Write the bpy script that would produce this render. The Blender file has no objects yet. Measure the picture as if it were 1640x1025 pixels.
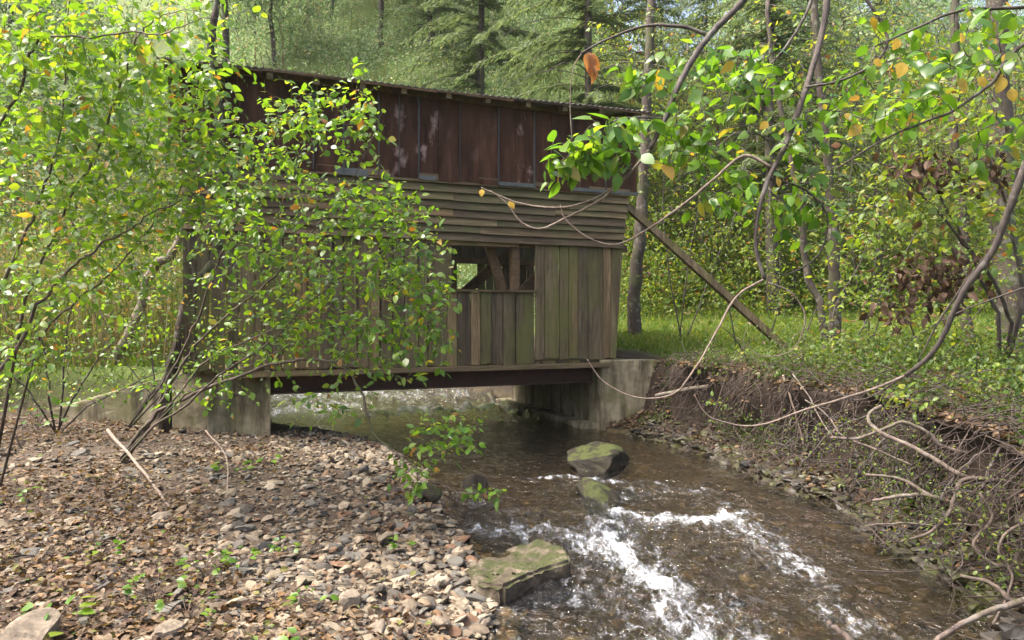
import bpy, math, random
import numpy as np
from mathutils import Vector, Matrix

S = bpy.context.scene
COL = S.collection
R = math.radians
F, CX, CY, EYE = 1150.0, 820.0, 512.5, 1.6      # focal length in photo pixels, image centre, eye height

# ------------------------------------------------------------------ camera, sky, sun, exposure
cam = bpy.data.objects.new('camera', bpy.data.cameras.new('camera'))
COL.objects.link(cam)
cam.location = (0, 0, EYE)
cam.rotation_euler = (R(90), 0, 0)
cam.data.sensor_fit = 'HORIZONTAL'
cam.data.sensor_width = 36
cam.data.lens = F / 1640 * 36
cam.data.clip_start = 0.05
cam.data.clip_end = 2000
S.camera = cam

SUN_EL, SUN_AZ = 60, -102        # azimuth from +Y, negative to the left
w = bpy.data.worlds.new("World")
S.world = w
w.use_nodes = True
wn = w.node_tree
sky = wn.nodes.new('ShaderNodeTexSky')
sky.sky_type = 'NISHITA'
sky.sun_disc = False
sky.sun_elevation = R(SUN_EL)
sky.sun_rotation = R(SUN_AZ)
sky.air_density = 0.7
sky.ozone_density = 0.0
sky.dust_density = 7.0
bg = wn.nodes['Background']
wn.links.new(sky.outputs[0], bg.inputs['Color'])
bg.inputs['Strength'].default_value = 0.15

sun = bpy.data.objects.new('sun', bpy.data.lights.new('sun', 'SUN'))
COL.objects.link(sun)
sd = Vector((math.sin(R(SUN_AZ)) * math.cos(R(SUN_EL)), math.cos(R(SUN_AZ)) * math.cos(R(SUN_EL)), math.sin(R(SUN_EL))))
sun.rotation_euler = sd.to_track_quat('Z', 'Y').to_euler()
sun.location = sd * 60
sun.data.energy = 1.5
sun.data.angle = R(11)
sun.data.color = (1.0, 0.98, 0.95)

S.view_settings.view_transform = 'Standard'
S.view_settings.look = 'None'
S.view_settings.gamma = 1
S.view_settings.exposure = 2.25
S.render.engine = 'CYCLES'
S.cycles.use_denoising = True
S.cycles.volume_bounces = 0
S.cycles.max_bounces = 8
S.cycles.diffuse_bounces = 4
S.cycles.transparent_max_bounces = 12
S.cycles.caustics_reflective = False
S.cycles.caustics_refractive = False

# ------------------------------------------------------------------ helpers: points, meshes, objects
def at(px, py, Y):
    return np.array(((px - CX) / F * Y, Y, EYE - (py - CY) / F * Y))
def onz(px, py, z):
    Y = F * (EYE - z) / (py - CY)
    return np.array(((px - CX) / F * Y, Y, z))

def hash2(ix, iy, seed):
    n = (ix.astype(np.int64) * 374761393 + iy.astype(np.int64) * 668265263 + seed * 982451653) & 0x7fffffff
    n = ((n ^ (n >> 13)) * 1274126177) & 0x7fffffff
    n = n ^ (n >> 16)
    return (n & 0xffff) / 65535.0
def vnoise(x, y, seed=0):
    ix, iy = np.floor(x), np.floor(y)
    fx, fy = x - ix, y - iy
    fx, fy = fx * fx * (3 - 2 * fx), fy * fy * (3 - 2 * fy)
    a, b = hash2(ix, iy, seed), hash2(ix + 1, iy, seed)
    c, d = hash2(ix, iy + 1, seed), hash2(ix + 1, iy + 1, seed)
    return (a * (1 - fx) + b * fx) * (1 - fy) + (c * (1 - fx) + d * fx) * fy
def fbm(x, y, seed=0, o=4):
    v, a, s = 0, 0.5, 1.0
    for k in range(o):
        v = v + a * vnoise(x * s, y * s, seed + k * 17)
        s *= 2.03; a *= 0.5
    return v
def sstep(a, b, x):
    t = np.clip((x - a) / (b - a), 0, 1)
    return t * t * (3 - 2 * t)
def unit(v):
    v = np.asarray(v, float)
    return v / np.maximum(np.linalg.norm(v, axis=-1, keepdims=True), 1e-9)

class MB:
    """collects geometry for ONE mesh object"""
    def __init__(self):
        self.v, self.f, self.n = [], [], 0
    def add(self, V, faces):
        """V (n,3); faces: list of (m,k) int arrays or list of tuples"""
        V = np.asarray(V, float)
        if len(faces) and not isinstance(faces[0], np.ndarray):
            g = {}
            for q in faces: g.setdefault(len(q), []).append(q)
            faces = [np.array(x) for x in g.values()]
        for fa in faces:
            self.f.append(fa + self.n)
        self.v.append(V); self.n += len(V)
        return self
    def many(self, V, fa):
        """V (n,m,3) copies of a template, fa list of (k,a) template faces"""
        n, m, _ = V.shape
        off = (np.arange(n) * m)[:, None, None]
        self.add(V.reshape(-1, 3), [(f[None] + off).reshape(-1, f.shape[1]) for f in fa])
        return self
    def box(self, c, s, M=None, jit=0, rng=None):
        x, y, z = [q / 2 for q in s]
        V = np.array([(-x, -y, -z), (x, -y, -z), (x, y, -z), (-x, y, -z), (-x, -y, z), (x, -y, z), (x, y, z), (-x, y, z)], float)
        if jit: V += rng.normal(0, jit, V.shape)
        if M is not None: V = V @ np.asarray(M).T
        return self.add(V + np.asarray(c, float), [(0, 3, 2, 1), (4, 5, 6, 7), (0, 1, 5, 4), (1, 2, 6, 5), (2, 3, 7, 6), (3, 0, 4, 7)])
    def beam(self, a, b, wd, dp, side=(0, 1, 0)):
        """square timber from a to b; dp is its thickness along side"""
        a, b = np.asarray(a, float), np.asarray(b, float)
        d = unit(b - a); s = unit(np.asarray(side, float) - d * np.dot(side, d)); u = np.cross(d, s)
        V = [p + s * dp / 2 * i + u * wd / 2 * j for p in (a, b) for i, j in ((-1, -1), (1, -1), (1, 1), (-1, 1))]
        return self.add(V, [(0, 3, 2, 1), (4, 5, 6, 7), (0, 1, 5, 4), (1, 2, 6, 5), (2, 3, 7, 6), (3, 0, 4, 7)])
    def prism(self, poly, y0, y1):
        """(x,z) outline extruded from y0 to y1"""
        n = len(poly)
        V = [(p[0], y0, p[1]) for p in poly] + [(p[0], y1, p[1]) for p in poly]
        fs = [tuple(range(n)), tuple(range(2 * n - 1, n - 1, -1))] + [(i, i + n, (i + 1) % n + n, (i + 1) % n) for i in range(n)]
        return self.add(V, fs)
    def tube(self, P, r, k=6, lump=0, rng=None):
        P = np.asarray(P, float); n = len(P)
        r = np.broadcast_to(np.asarray(r, float), (n,)).copy()
        T = unit(np.gradient(P, axis=0))
        up = np.array((0.13, 0.31, 0.94)) if abs(T[0][2]) < 0.9 else np.array((1.0, 0.2, 0))
        A = np.empty((n, 3)); a = up
        for i in range(n):
            a = a - T[i] * np.dot(a, T[i]); a = a / max(np.linalg.norm(a), 1e-6); A[i] = a
        B = np.cross(T, A)
        th = np.linspace(0, 2 * np.pi, k, endpoint=False)
        rr = r[:, None] * np.ones(k)
        if lump: rr = rr * (1 + rng.normal(0, lump, (n, k)))
        V = P[:, None] + rr[..., None] * (np.cos(th)[None, :, None] * A[:, None] + np.sin(th)[None, :, None] * B[:, None])
        i = np.arange(n - 1)[:, None] * k; j = np.arange(k)[None]; j2 = (j + 1) % k
        q = np.stack([i + j, i + j2, i + k + j2, i + k + j], -1).reshape(-1, 4)
        cap = [np.arange(k)[None, ::-1], ((n - 1) * k + np.arange(k))[None]]
        return self.add(V.reshape(-1, 3), [q] + cap)
    def mesh(self, name, mat, smooth=False):
        V = np.concatenate(self.v) if self.v else np.zeros((0, 3))
        me = bpy.data.meshes.new(name)
        me.vertices.add(len(V)); me.vertices.foreach_set('co', V.ravel())
        idx = np.concatenate([f.ravel() for f in self.f]).astype(np.int32)
        tot = np.concatenate([np.full(len(f), f.shape[1]) for f in self.f]).astype(np.int32)
        me.loops.add(len(idx)); me.loops.foreach_set('vertex_index', idx)
        me.polygons.add(len(tot))
        me.polygons.foreach_set('loop_start', (np.cumsum(tot) - tot).astype(np.int32))
        me.polygons.foreach_set('loop_total', tot)
        me.polygons.foreach_set('use_smooth', np.full(len(tot), bool(smooth)))
        me.update(calc_edges=True); me.validate()
        if mat: me.materials.append(mat)
        return me
    def build(self, name, mat, parent=None, smooth=False):
        o = bpy.data.objects.new(name, self.mesh(name, mat, smooth))
        COL.objects.link(o)
        if parent: o.parent = parent
        return o

def tag(o, label=None, cat=None, group=None, kind=None):
    if label: o['label'] = label
    if cat: o['category'] = cat
    if group: o['group'] = group
    if kind: o['kind'] = kind
    return o
def thing(name, label, cat, loc=(0, 0, 0), rz=0, group=None):
    o = bpy.data.objects.new(name, None); COL.objects.link(o)
    o.location = loc; o.rotation_euler.z = rz; o.empty_display_size = 0.3
    return tag(o, label, cat, group)
def dup(root, loc, rz, sc, label=None, group=None):
    c = root.copy(); COL.objects.link(c)
    c.location = loc; c.rotation_euler.z = rz; c.scale = (sc, sc, sc)
    if label: c['label'] = label
    if group: c['group'] = group
    for ch in list(root.children):
        d = ch.copy(); COL.objects.link(d); d.parent = c
    return c
def smooth(P, n=8):
    """Catmull-Rom through the points"""
    P = np.asarray(P, float)
    if len(P) < 3: 
        t = np.linspace(0, 1, n)[:, None]; return P[0] * (1 - t) + P[-1] * t
    Q = np.vstack([2 * P[0] - P[1], P, 2 * P[-1] - P[-2]])
    out = []
    for i in range(1, len(Q) - 2):
        p0, p1, p2, p3 = Q[i - 1:i + 3]
        for t in np.linspace(0, 1, n, endpoint=False):
            out.append(0.5 * (2 * p1 + (p2 - p0) * t + (2 * p0 - 5 * p1 + 4 * p2 - p3) * t * t + (3 * p1 - p0 - 3 * p2 + p3) * t ** 3))
    out.append(P[-1])
    return np.array(out)
def wob(P, amp, rng):
    """small irregular kinks on a branch"""
    P = P.copy(); n = len(P)
    k = np.cumsum(rng.normal(0, 1, (n, 3)), axis=0)
    k -= np.linspace(0, 1, n)[:, None] * k[-1]
    P += amp * k / math.sqrt(n)
    return P

# ------------------------------------------------------------------ materials
def mat(name):
    m = bpy.data.materials.new(name); m.use_nodes = True
    m.node_tree.nodes.clear()
    return m, m.node_tree
def N(nt, typ, props=None, **ins):
    n = nt.nodes.new('ShaderNode' + typ)
    for k, v in (props or {}).items(): setattr(n, k, v)
    for k, v in ins.items():
        s = n.inputs[int(k[1:])] if k[0] == '_' and k[1:].isdigit() else n.inputs[k.replace('_', ' ')]
        if isinstance(v, bpy.types.NodeSocket): nt.links.new(v, s)
        else: s.default_value = v
    return n
def ramp(nt, fac, stops, interp='LINEAR'):
    n = nt.nodes.new('ShaderNodeValToRGB'); cr = n.color_ramp; cr.interpolation = interp
    while len(cr.elements) < len(stops): cr.elements.new(0.5)
    for e, (p, c) in zip(cr.elements, stops):
        e.position = p; e.color = (*c, 1) if len(c) == 3 else c
    nt.links.new(fac, n.inputs[0])
    return n.outputs[0]
def mixc(nt, fac, a, b, mode='MIX'):
    n = nt.nodes.new('ShaderNodeMix'); n.data_type = 'RGBA'; n.blend_type = mode
    for s, v in ((n.inputs[0], fac), (n.inputs[6], a), (n.inputs[7], b)):
        if isinstance(v, bpy.types.NodeSocket): nt.links.new(v, s)
        else: s.default_value = (*v, 1) if isinstance(v, tuple) and len(v) == 3 else v
    return n.outputs[2]
def math_(nt, op, a, b=0.0, clamp=False):
    n = nt.nodes.new('ShaderNodeMath'); n.operation = op; n.use_clamp = clamp
    for s, v in ((n.inputs[0], a), (n.inputs[1], b)):
        if isinstance(v, bpy.types.NodeSocket): nt.links.new(v, s)
        else: s.default_value = v
    return n.outputs[0]
def coords(nt, scale=(1, 1, 1), out='Object'):
    tc = N(nt, 'TexCoord')
    return N(nt, 'Mapping', Vector=tc.outputs[out], Scale=scale).outputs[0]
def noise(nt, vec, scale, detail=4, rough=0.55, dist=0.0):
    return N(nt, 'TexNoise', Vector=vec, Scale=scale, Detail=detail, Roughness=rough, Distortion=dist).outputs[0]
def bump(nt, h, strength, dist=0.01):
    return N(nt, 'Bump', Height=h, Strength=strength, Distance=dist).outputs[0]
def out(nt, sh):
    N(nt, 'OutputMaterial', Surface=sh)
def island(nt):
    return N(nt, 'NewGeometry').outputs['Random Per Island']

def M_leaf(name, stops, trans=1.9, tmix=0.5, rough=0.35, spec=0.5, vs=9, warm=1.16):
    """leaf: per-leaf colour, diffuse and glossy front, light through the blade"""
    m, nt = mat(name)
    c = ramp(nt, island(nt), stops)
    v = noise(nt, coords(nt), vs, 3)
    c = mixc(nt, 0.35, c, ramp(nt, v, [(0.3, (0.4, 0.4, 0.4)), (0.7, (1.3, 1.3, 1.2))]), 'MULTIPLY')
    p = N(nt, 'BsdfPrincipled', Base_Color=c, Roughness=rough, Specular_IOR_Level=spec)
    tcol = mixc(nt, 1.0, c, (trans * warm, trans, trans * 0.4 * (1.16 / warm) ** 3), 'MULTIPLY')
    t = N(nt, 'BsdfTranslucent', Color=tcol)
    out(nt, N(nt, 'MixShader', _0=tmix, _1=p.outputs[0], _2=t.outputs[0]).outputs[0])
    return m
def M_bark(name, a, b, moss=0.0, sc=(6, 6, 1.5), lichen=0.0):
    m, nt = mat(name)
    v = coords(nt, sc)
    n1 = noise(nt, v, 5, 6, 0.65)
    c = ramp(nt, n1, [(0.3, a), (0.7, b)])
    if moss:
        g = ramp(nt, noise(nt, coords(nt), 3.0, 4), [(0.5, (0, 0, 0)), (0.62, (1, 1, 1))])
        c = mixc(nt, math_(nt, 'MULTIPLY', g, moss), c, (0.05, 0.07, 0.015))
    if lichen:
        g = ramp(nt, noise(nt, coords(nt), 8.0, 3), [(0.58, (0, 0, 0)), (0.64, (1, 1, 1))])
        c = mixc(nt, math_(nt, 'MULTIPLY', g, lichen), c, (0.3, 0.3, 0.26))
    p = N(nt, 'BsdfPrincipled', Base_Color=c, Roughness=0.85, Normal=bump(nt, n1, 0.7, 0.02))
    out(nt, p.outputs[0])
    return m
def M_wood(name, stops, grain=(18, 18, 1.2), moss=0.5, rough=0.85, mosscol=(0.06, 0.085, 0.02), stain=0.6, patch=(0.47, 0.66)):
    """weathered board: each board its own tone, grain along it, moss patches and dark weather stains"""
    m, nt = mat(name)
    r = island(nt)
    v = coords(nt, grain)
    off = N(nt, 'VectorMath', {'operation': 'ADD'}, _0=v, _1=N(nt, 'CombineXYZ', X=math_(nt, 'MULTIPLY', r, 37.0), Y=math_(nt, 'MULTIPLY', r, 11.0), Z=math_(nt, 'MULTIPLY', r, 23.0)).outputs[0]).outputs[0]
    n1 = noise(nt, off, 3.0, 8, 0.7, 0.4)
    n2 = noise(nt, off, 0.6, 3, 0.5)
    c = ramp(nt, n1, stops)
    tone = ramp(nt, r, [(0, (0.55, 0.54, 0.5)), (0.35, (0.9, 0.87, 0.74)), (0.6, (0.75, 0.73, 0.65)), (0.8, (1.12, 1.0, 0.78)), (1, (0.85, 0.82, 0.68))], 'CONSTANT')
    c = mixc(nt, 1.0, c, tone, 'MULTIPLY')
    c = mixc(nt, stain, c, ramp(nt, n2, [(0.35, (0.25, 0.22, 0.2)), (0.6, (1, 1, 1))]), 'MULTIPLY')
    if moss:
        g = noise(nt, coords(nt, (2.2, 2.2, 0.8)), 1.3, 5, 0.6)
        g2 = math_(nt, 'ADD', g, math_(nt, 'MULTIPLY', math_(nt, 'SUBTRACT', math_(nt, 'FRACT', math_(nt, 'MULTIPLY', r, 7.31)), 0.5), 0.22))
        g3 = ramp(nt, g2, [(patch[0], (0, 0, 0)), (patch[1], (1, 1, 1))])
        c = mixc(nt, math_(nt, 'MULTIPLY', g3, moss), c, mosscol)
    b = bump(nt, n1, 0.8, 0.006)
    out(nt, N(nt, 'BsdfPrincipled', Base_Color=c, Roughness=rough, Specular_IOR_Level=0.25, Normal=b).outputs[0])
    return m
def M_stone(name, stops, sc=1.0, moss=0.0, wet=0.8, spec=0.3, mossz=False, isl=True, mosscol=(0.07, 0.085, 0.012)):
    m, nt = mat(name)
    r = island(nt)
    v = coords(nt, (sc, sc, sc))
    n1 = noise(nt, v, 14, 6, 0.65)
    if isl: c = ramp(nt, r, stops, 'CONSTANT')
    else: c = ramp(nt, noise(nt, v, 3, 5, 0.6), stops)
    c = mixc(nt, 0.75, c, ramp(nt, n1, [(0.3, (0.45, 0.45, 0.45)), (0.72, (1.3, 1.28, 1.22))]), 'MULTIPLY')
    if moss:
        g = noise(nt, v, 4.5, 5, 0.6)
        if mossz:
            nz = N(nt, 'SeparateXYZ', Vector=N(nt, 'NewGeometry').outputs['Normal']).outputs[2]
            g = math_(nt, 'MULTIPLY', g, math_(nt, 'ADD', math_(nt, 'MULTIPLY', nz, 0.55), 0.55))
        g3 = ramp(nt, g, [(0.46, (0, 0, 0)), (0.56, (1, 1, 1))])
        mc = ramp(nt, noise(nt, v, 60, 3), [(0.3, tuple(q * 0.5 for q in mosscol)), (0.7, tuple(q * 1.5 for q in mosscol))])
        c = mixc(nt, math_(nt, 'MULTIPLY', g3, moss), c, mc)
    out(nt, N(nt, 'BsdfPrincipled', Base_Color=c, Roughness=wet, Specular_IOR_Level=spec, Normal=bump(nt, n1, 0.6, 0.012)).outputs[0])
    return m
def M_flat(name, col, rough=0.8, var=0.5, sc=8, metal=0):
    m, nt = mat(name)
    n1 = noise(nt, coords(nt), sc, 6, 0.65)
    c = mixc(nt, var, col, ramp(nt, n1, [(0.3, (0.35, 0.35, 0.35)), (0.7, (1.3, 1.3, 1.3))]), 'MULTIPLY')
    out(nt, N(nt, 'BsdfPrincipled', Base_Color=c, Roughness=rough, Metallic=metal, Normal=bump(nt, n1, 0.4, 0.01)).outputs[0])
    return m

# leaf colours: (position, linear colour)
G1 = [(0.0, (0.045, 0.115, 0.012)), (0.35, (0.08, 0.175, 0.015)), (0.7, (0.12, 0.23, 0.02)), (0.955, (0.17, 0.24, 0.03)), (0.975, (0.3, 0.2, 0.03)), (1.0, (0.2, 0.09, 0.03))]
G2 = [(0.0, (0.04, 0.105, 0.012)), (0.5, (0.075, 0.17, 0.015)), (0.85, (0.115, 0.215, 0.02)), (0.97, (0.13, 0.17, 0.03)), (1.0, (0.25, 0.16, 0.03))]
G_HEM = [(0.0, (0.065, 0.1, 0.042)), (0.5, (0.1, 0.14, 0.06)), (1.0, (0.15, 0.175, 0.085))]
G_FAR = [(0.0, (0.09, 0.15, 0.065)), (0.4, (0.145, 0.215, 0.1)), (0.75, (0.205, 0.275, 0.15)), (0.95, (0.32, 0.32, 0.22)), (1.0, (0.34, 0.24, 0.12))]  # hillside leaves painted paler; bright sun and haze are put into the colour
G_DRY = [(0.0, (0.06, 0.11, 0.018)), (0.5, (0.11, 0.165, 0.035)), (0.68, (0.18, 0.165, 0.1)), (0.85, (0.26, 0.225, 0.155)), (1.0, (0.17, 0.11, 0.065))]
MAT = dict(
    leaf=M_leaf('shrub_leaf', G1, 1.85, 0.52), leaf2=M_leaf('branch_leaf', G2, 2.0, 0.55, rough=0.35), hem=M_leaf('hemlock_needle', G_HEM, 1.9, 0.45, 0.5, 0.3, warm=.98),
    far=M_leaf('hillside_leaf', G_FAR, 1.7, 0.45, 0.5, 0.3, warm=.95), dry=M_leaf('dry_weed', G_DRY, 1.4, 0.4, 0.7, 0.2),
    thick=M_leaf('thicket_leaf', [(0, (0.06, 0.11, 0.015)), (0.45, (0.11, 0.185, 0.022)), (0.75, (0.16, 0.225, 0.03)), (0.9, (0.22, 0.24, 0.04)), (0.96, (0.2, 0.1, 0.05)), (1, (0.1, 0.05, 0.03))], 1.9, 0.5, 0.45, 0.4),
    yellow=M_leaf('yellow_leaf', [(0, (0.45, 0.3, 0.03)), (0.5, (0.5, 0.36, 0.05)), (0.8, (0.4, 0.22, 0.06)), (1, (0.35, 0.3, 0.04))], 1.5, 0.5, vs=38),
    low=M_leaf('low_plant_leaf', [(0, (0.03, 0.06, 0.008)), (0.5, (0.055, 0.1, 0.014)), (0.9, (0.09, 0.13, 0.02)), (1, (0.1, 0.06, 0.03))], 1.6, 0.4, 0.5, 0.3),
    deadleaf=M_leaf('dead_leaf', [(0, (0.05, 0.028, 0.019)), (0.35, (0.085, 0.055, 0.034)), (0.6, (0.13, 0.09, 0.056)), (0.8, (0.2, 0.15, 0.1)), (0.95, (0.18, 0.1, 0.04)), (1, (0.1, 0.15, 0.03))], 1.1, 0.25, 0.7, 0.25),
    deadclump=M_leaf('dead_clump_leaf', [(0, (0.03, 0.019, 0.013)), (0.5, (0.06, 0.037, 0.025)), (0.8, (0.1, 0.065, 0.045)), (1, (0.14, 0.09, 0.06))], 1.2, 0.3, 0.7, 0.2),
    curled=M_leaf('curled_leaf', [(0, (0.36, 0.17, 0.075)), (1, (0.36, 0.17, 0.075))], 1.3, 0.4, 0.6, vs=26),
    grass=M_leaf('grass_blade', [(0, (0.05, 0.105, 0.012)), (0.5, (0.085, 0.15, 0.02)), (0.8, (0.14, 0.185, 0.035)), (1, (0.22, 0.19, 0.08))], 1.7, 0.45, 0.5, 0.3),
    bark=M_bark('shrub_bark', (0.035, 0.024, 0.017), (0.11, 0.08, 0.058), 0.5),
    barkpale=M_bark('pale_bark', (0.12, 0.095, 0.07), (0.27, 0.22, 0.17), 0.3, lichen=0.3),
    barkdark=M_bark('dark_branch_bark', (0.022, 0.017, 0.014), (0.075, 0.058, 0.048), 0.0, lichen=0.15),
    vine=M_bark('vine_bark', (0.09, 0.064, 0.046), (0.24, 0.185, 0.145), 0.0),
    root=M_bark('root_bark', (0.035, 0.025, 0.019), (0.15, 0.112, 0.088), 0.2, lichen=.2),
    trunk=M_bark('tree_bark', (0.02, 0.014, 0.010), (0.075, 0.054, 0.04), 0.55, (9, 9, 2), lichen=0.25),
    twig=M_bark('twig_bark', (0.016, 0.011, 0.008), (0.075, 0.052, 0.039)),
    board=M_wood('weathered_board', [(0.28, (0.045, 0.034, 0.022)), (0.5, (0.135, 0.107, 0.072)), (0.72, (0.24, 0.195, 0.135))], (16, 16, 1.0), 0.7, mosscol=(0.085, 0.09, 0.024)),
    clap=M_wood('clapboard', [(0.28, (0.055, 0.04, 0.025)), (0.5, (0.145, 0.11, 0.072)), (0.72, (0.23, 0.18, 0.12))], (1.0, 14, 14), 0.35),
    timber=M_wood('timber', [(0.28, (0.045, 0.029, 0.018)), (0.5, (0.105, 0.07, 0.043)), (0.75, (0.17, 0.115, 0.075))], (6, 6, 6), 0.0, stain=0.4),
    conc=None, steel=M_flat('rusty_steel', (0.05, 0.022, 0.014), 0.8, 0.6, 6),
    tin=M_flat('roof_tin', (0.1, 0.075, 0.06), 0.45, 0.6, 5, 0.6), flash=M_flat('pale_tin', (0.065, 0.067, 0.06), 0.5, 0.7, 4),
    batten=M_flat('batten', (0.032, 0.036, 0.033), 0.7, 0.6, 9),
)
# rust-brown sheet with pale worn blotches
m, nt = mat('rusty_panel')
_r = island(nt); _v = coords(nt, (1, 1, 0.5))
_c = ramp(nt, noise(nt, coords(nt, (6, 6, 1.0)), 2, 6, 0.6), [(0.3, (0.022, 0.011, 0.007)), (0.6, (0.058, 0.028, 0.018)), (0.8, (0.1, 0.052, 0.036))])
_c = mixc(nt, 0.6, _c, ramp(nt, _r, [(0, (0.6, 0.58, 0.55)), (0.5, (1.1, 1, 0.9)), (1, (0.8, 0.85, 0.8))]), 'MULTIPLY')
_k = math_(nt, 'MULTIPLY', ramp(nt, noise(nt, _v, 5.5, 5, 0.62), [(0.57, (0, 0, 0)), (0.7, (1, 1, 1))]), ramp(nt, math_(nt, 'FRACT', math_(nt, 'MULTIPLY', _r, 5.7)), [(0.45, (0.12, 0.12, 0.12)), (0.75, (0.85, 0.85, 0.85))]))
_c = mixc(nt, _k, _c, (0.24, 0.17, 0.15))
out(nt, N(nt, 'BsdfPrincipled', Base_Color=_c, Roughness=0.75, Specular_IOR_Level=0.1, Normal=bump(nt, noise(nt, _v, 9, 4), 0.3, 0.01)).outputs[0])
MAT['panel'] = m
# old concrete: streaked stains, moss, pitted
m, nt = mat('old_concrete')
_v = coords(nt, (1, 1, 1))
_n = noise(nt, _v, 3, 8, 0.68)
_c = ramp(nt, _n, [(0.3, (0.09, 0.074, 0.046)), (0.5, (0.19, 0.165, 0.11)), (0.7, (0.28, 0.25, 0.175))])
_c = mixc(nt, 0.9, _c, ramp(nt, noise(nt, coords(nt, (3.2, 3.2, 0.5)), 1.8, 5, 0.6), [(0.36, (0.2, 0.19, 0.17)), (0.55, (1, 1, 1))]), 'MULTIPLY')
_c = mixc(nt, math_(nt, 'MULTIPLY', ramp(nt, noise(nt, _v, 2.2, 6, 0.65), [(0.48, (0, 0, 0)), (0.66, (1, 1, 1))]), 0.7), _c, (0.085, 0.09, 0.028))
out(nt, N(nt, 'BsdfPrincipled', Base_Color=_c, Roughness=0.9, Specular_IOR_Level=0.2, Normal=bump(nt, noise(nt, _v, 22, 6, 0.7), 0.5, 0.012)).outputs[0])
MAT['conc'] = m

STONES = [(0, (0.22, 0.165, 0.115)), (0.14, (0.31, 0.245, 0.17)), (0.3, (0.15, 0.13, 0.11)), (0.4, (0.39, 0.31, 0.225)), (0.56, (0.11, 0.09, 0.072)), (0.65, (0.28, 0.195, 0.12)), (0.79, (0.2, 0.185, 0.165)), (0.86, (0.44, 0.36, 0.27)), (0.95, (0.27, 0.14, 0.08))]
STONES = [(p, tuple((q * .78 + .22 * sum(c) / 3 * g) * 0.56 for q, g in zip(c, (1.05, 1.0, .7)))) for p, c in STONES]
MAT['gravel'] = M_stone('gravel_stone', STONES)
MAT['bedstone'] = M_stone('bed_stone', [(p, tuple(q * k for q, k in zip(c, (0.42, 0.35, 0.23)))) for p, c in STONES], wet=0.35, spec=0.5)
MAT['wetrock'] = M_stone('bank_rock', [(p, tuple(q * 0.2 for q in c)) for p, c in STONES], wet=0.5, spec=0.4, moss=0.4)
MAT['bigstone'] = M_stone('big_stone', [(0.3, (0.085, 0.068, 0.05)), (0.5, (0.17, 0.137, 0.1)), (0.7, (0.26, 0.215, 0.16))], 3, isl=False)
MAT['slab'] = M_stone('mossy_slab', [(0.3, (0.045, 0.035, 0.023)), (0.5, (0.085, 0.068, 0.046)), (0.7, (0.165, 0.137, 0.1))], 1.6, 0.85, 0.8, 0.25, True, False, (0.026, 0.034, 0.006))
MAT['boulder'] = M_stone('wet_boulder', [(0.3, (0.008, 0.0065, 0.004)), (0.5, (0.02, 0.0165, 0.0105)), (0.7, (0.042, 0.035, 0.023))], 1.6, 0.75, 0.75, 0.2, True, False, (0.045, 0.055, 0.012))

# ------------------------------------------------------------------ terrain and stream
YL = np.array([-40, 0, 3, 3.8, 4.3, 5.5, 6.5, 7.6, 9.0, 9.6, 10.2, 10.8, 12, 14, 15, 16, 18, 22, 200])
XL = np.array([-0.5, 0.1, -0.2, -0.22, -0.1, -0.36, -0.66, -0.95, -1.6, -2.0, -2.7, -3.5, -4.3, -5.6, -7.5, -11, -24, -60, -400])
YR = np.array([-40, 0, 3, 4.3, 5, 5.7, 6.5, 7.2, 8.5, 9.5, 10.2, 11.8, 13.4, 14.5, 16, 17, 18.5, 22, 200])
XR = np.array([3.4, 3.0, 2.75, 2.85, 3.05, 2.95, 2.85, 2.6, 2.35, 1.95, 1.36, 0.75, 0.03, -0.2, -1.4, -4, -14, -50, -380])
def shoreL(y): return np.interp(y, YL, XL) + 0.10 * (vnoise(y * 1.9, y * 0 + 3, 5) - 0.5)
def shoreR(y): return np.interp(y, YR, XR) + 0.14 * (vnoise(y * 1.6, y * 0 + 8, 6) - 0.5)
def level(y): return np.interp(y, [1, 4, 5.2, 6.2, 7.2, 8.5, 13, 17, 20], [-0.21, -0.185, -0.13, -0.05, -0.01, 0, 0.04, 0.2, 0.3])
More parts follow.
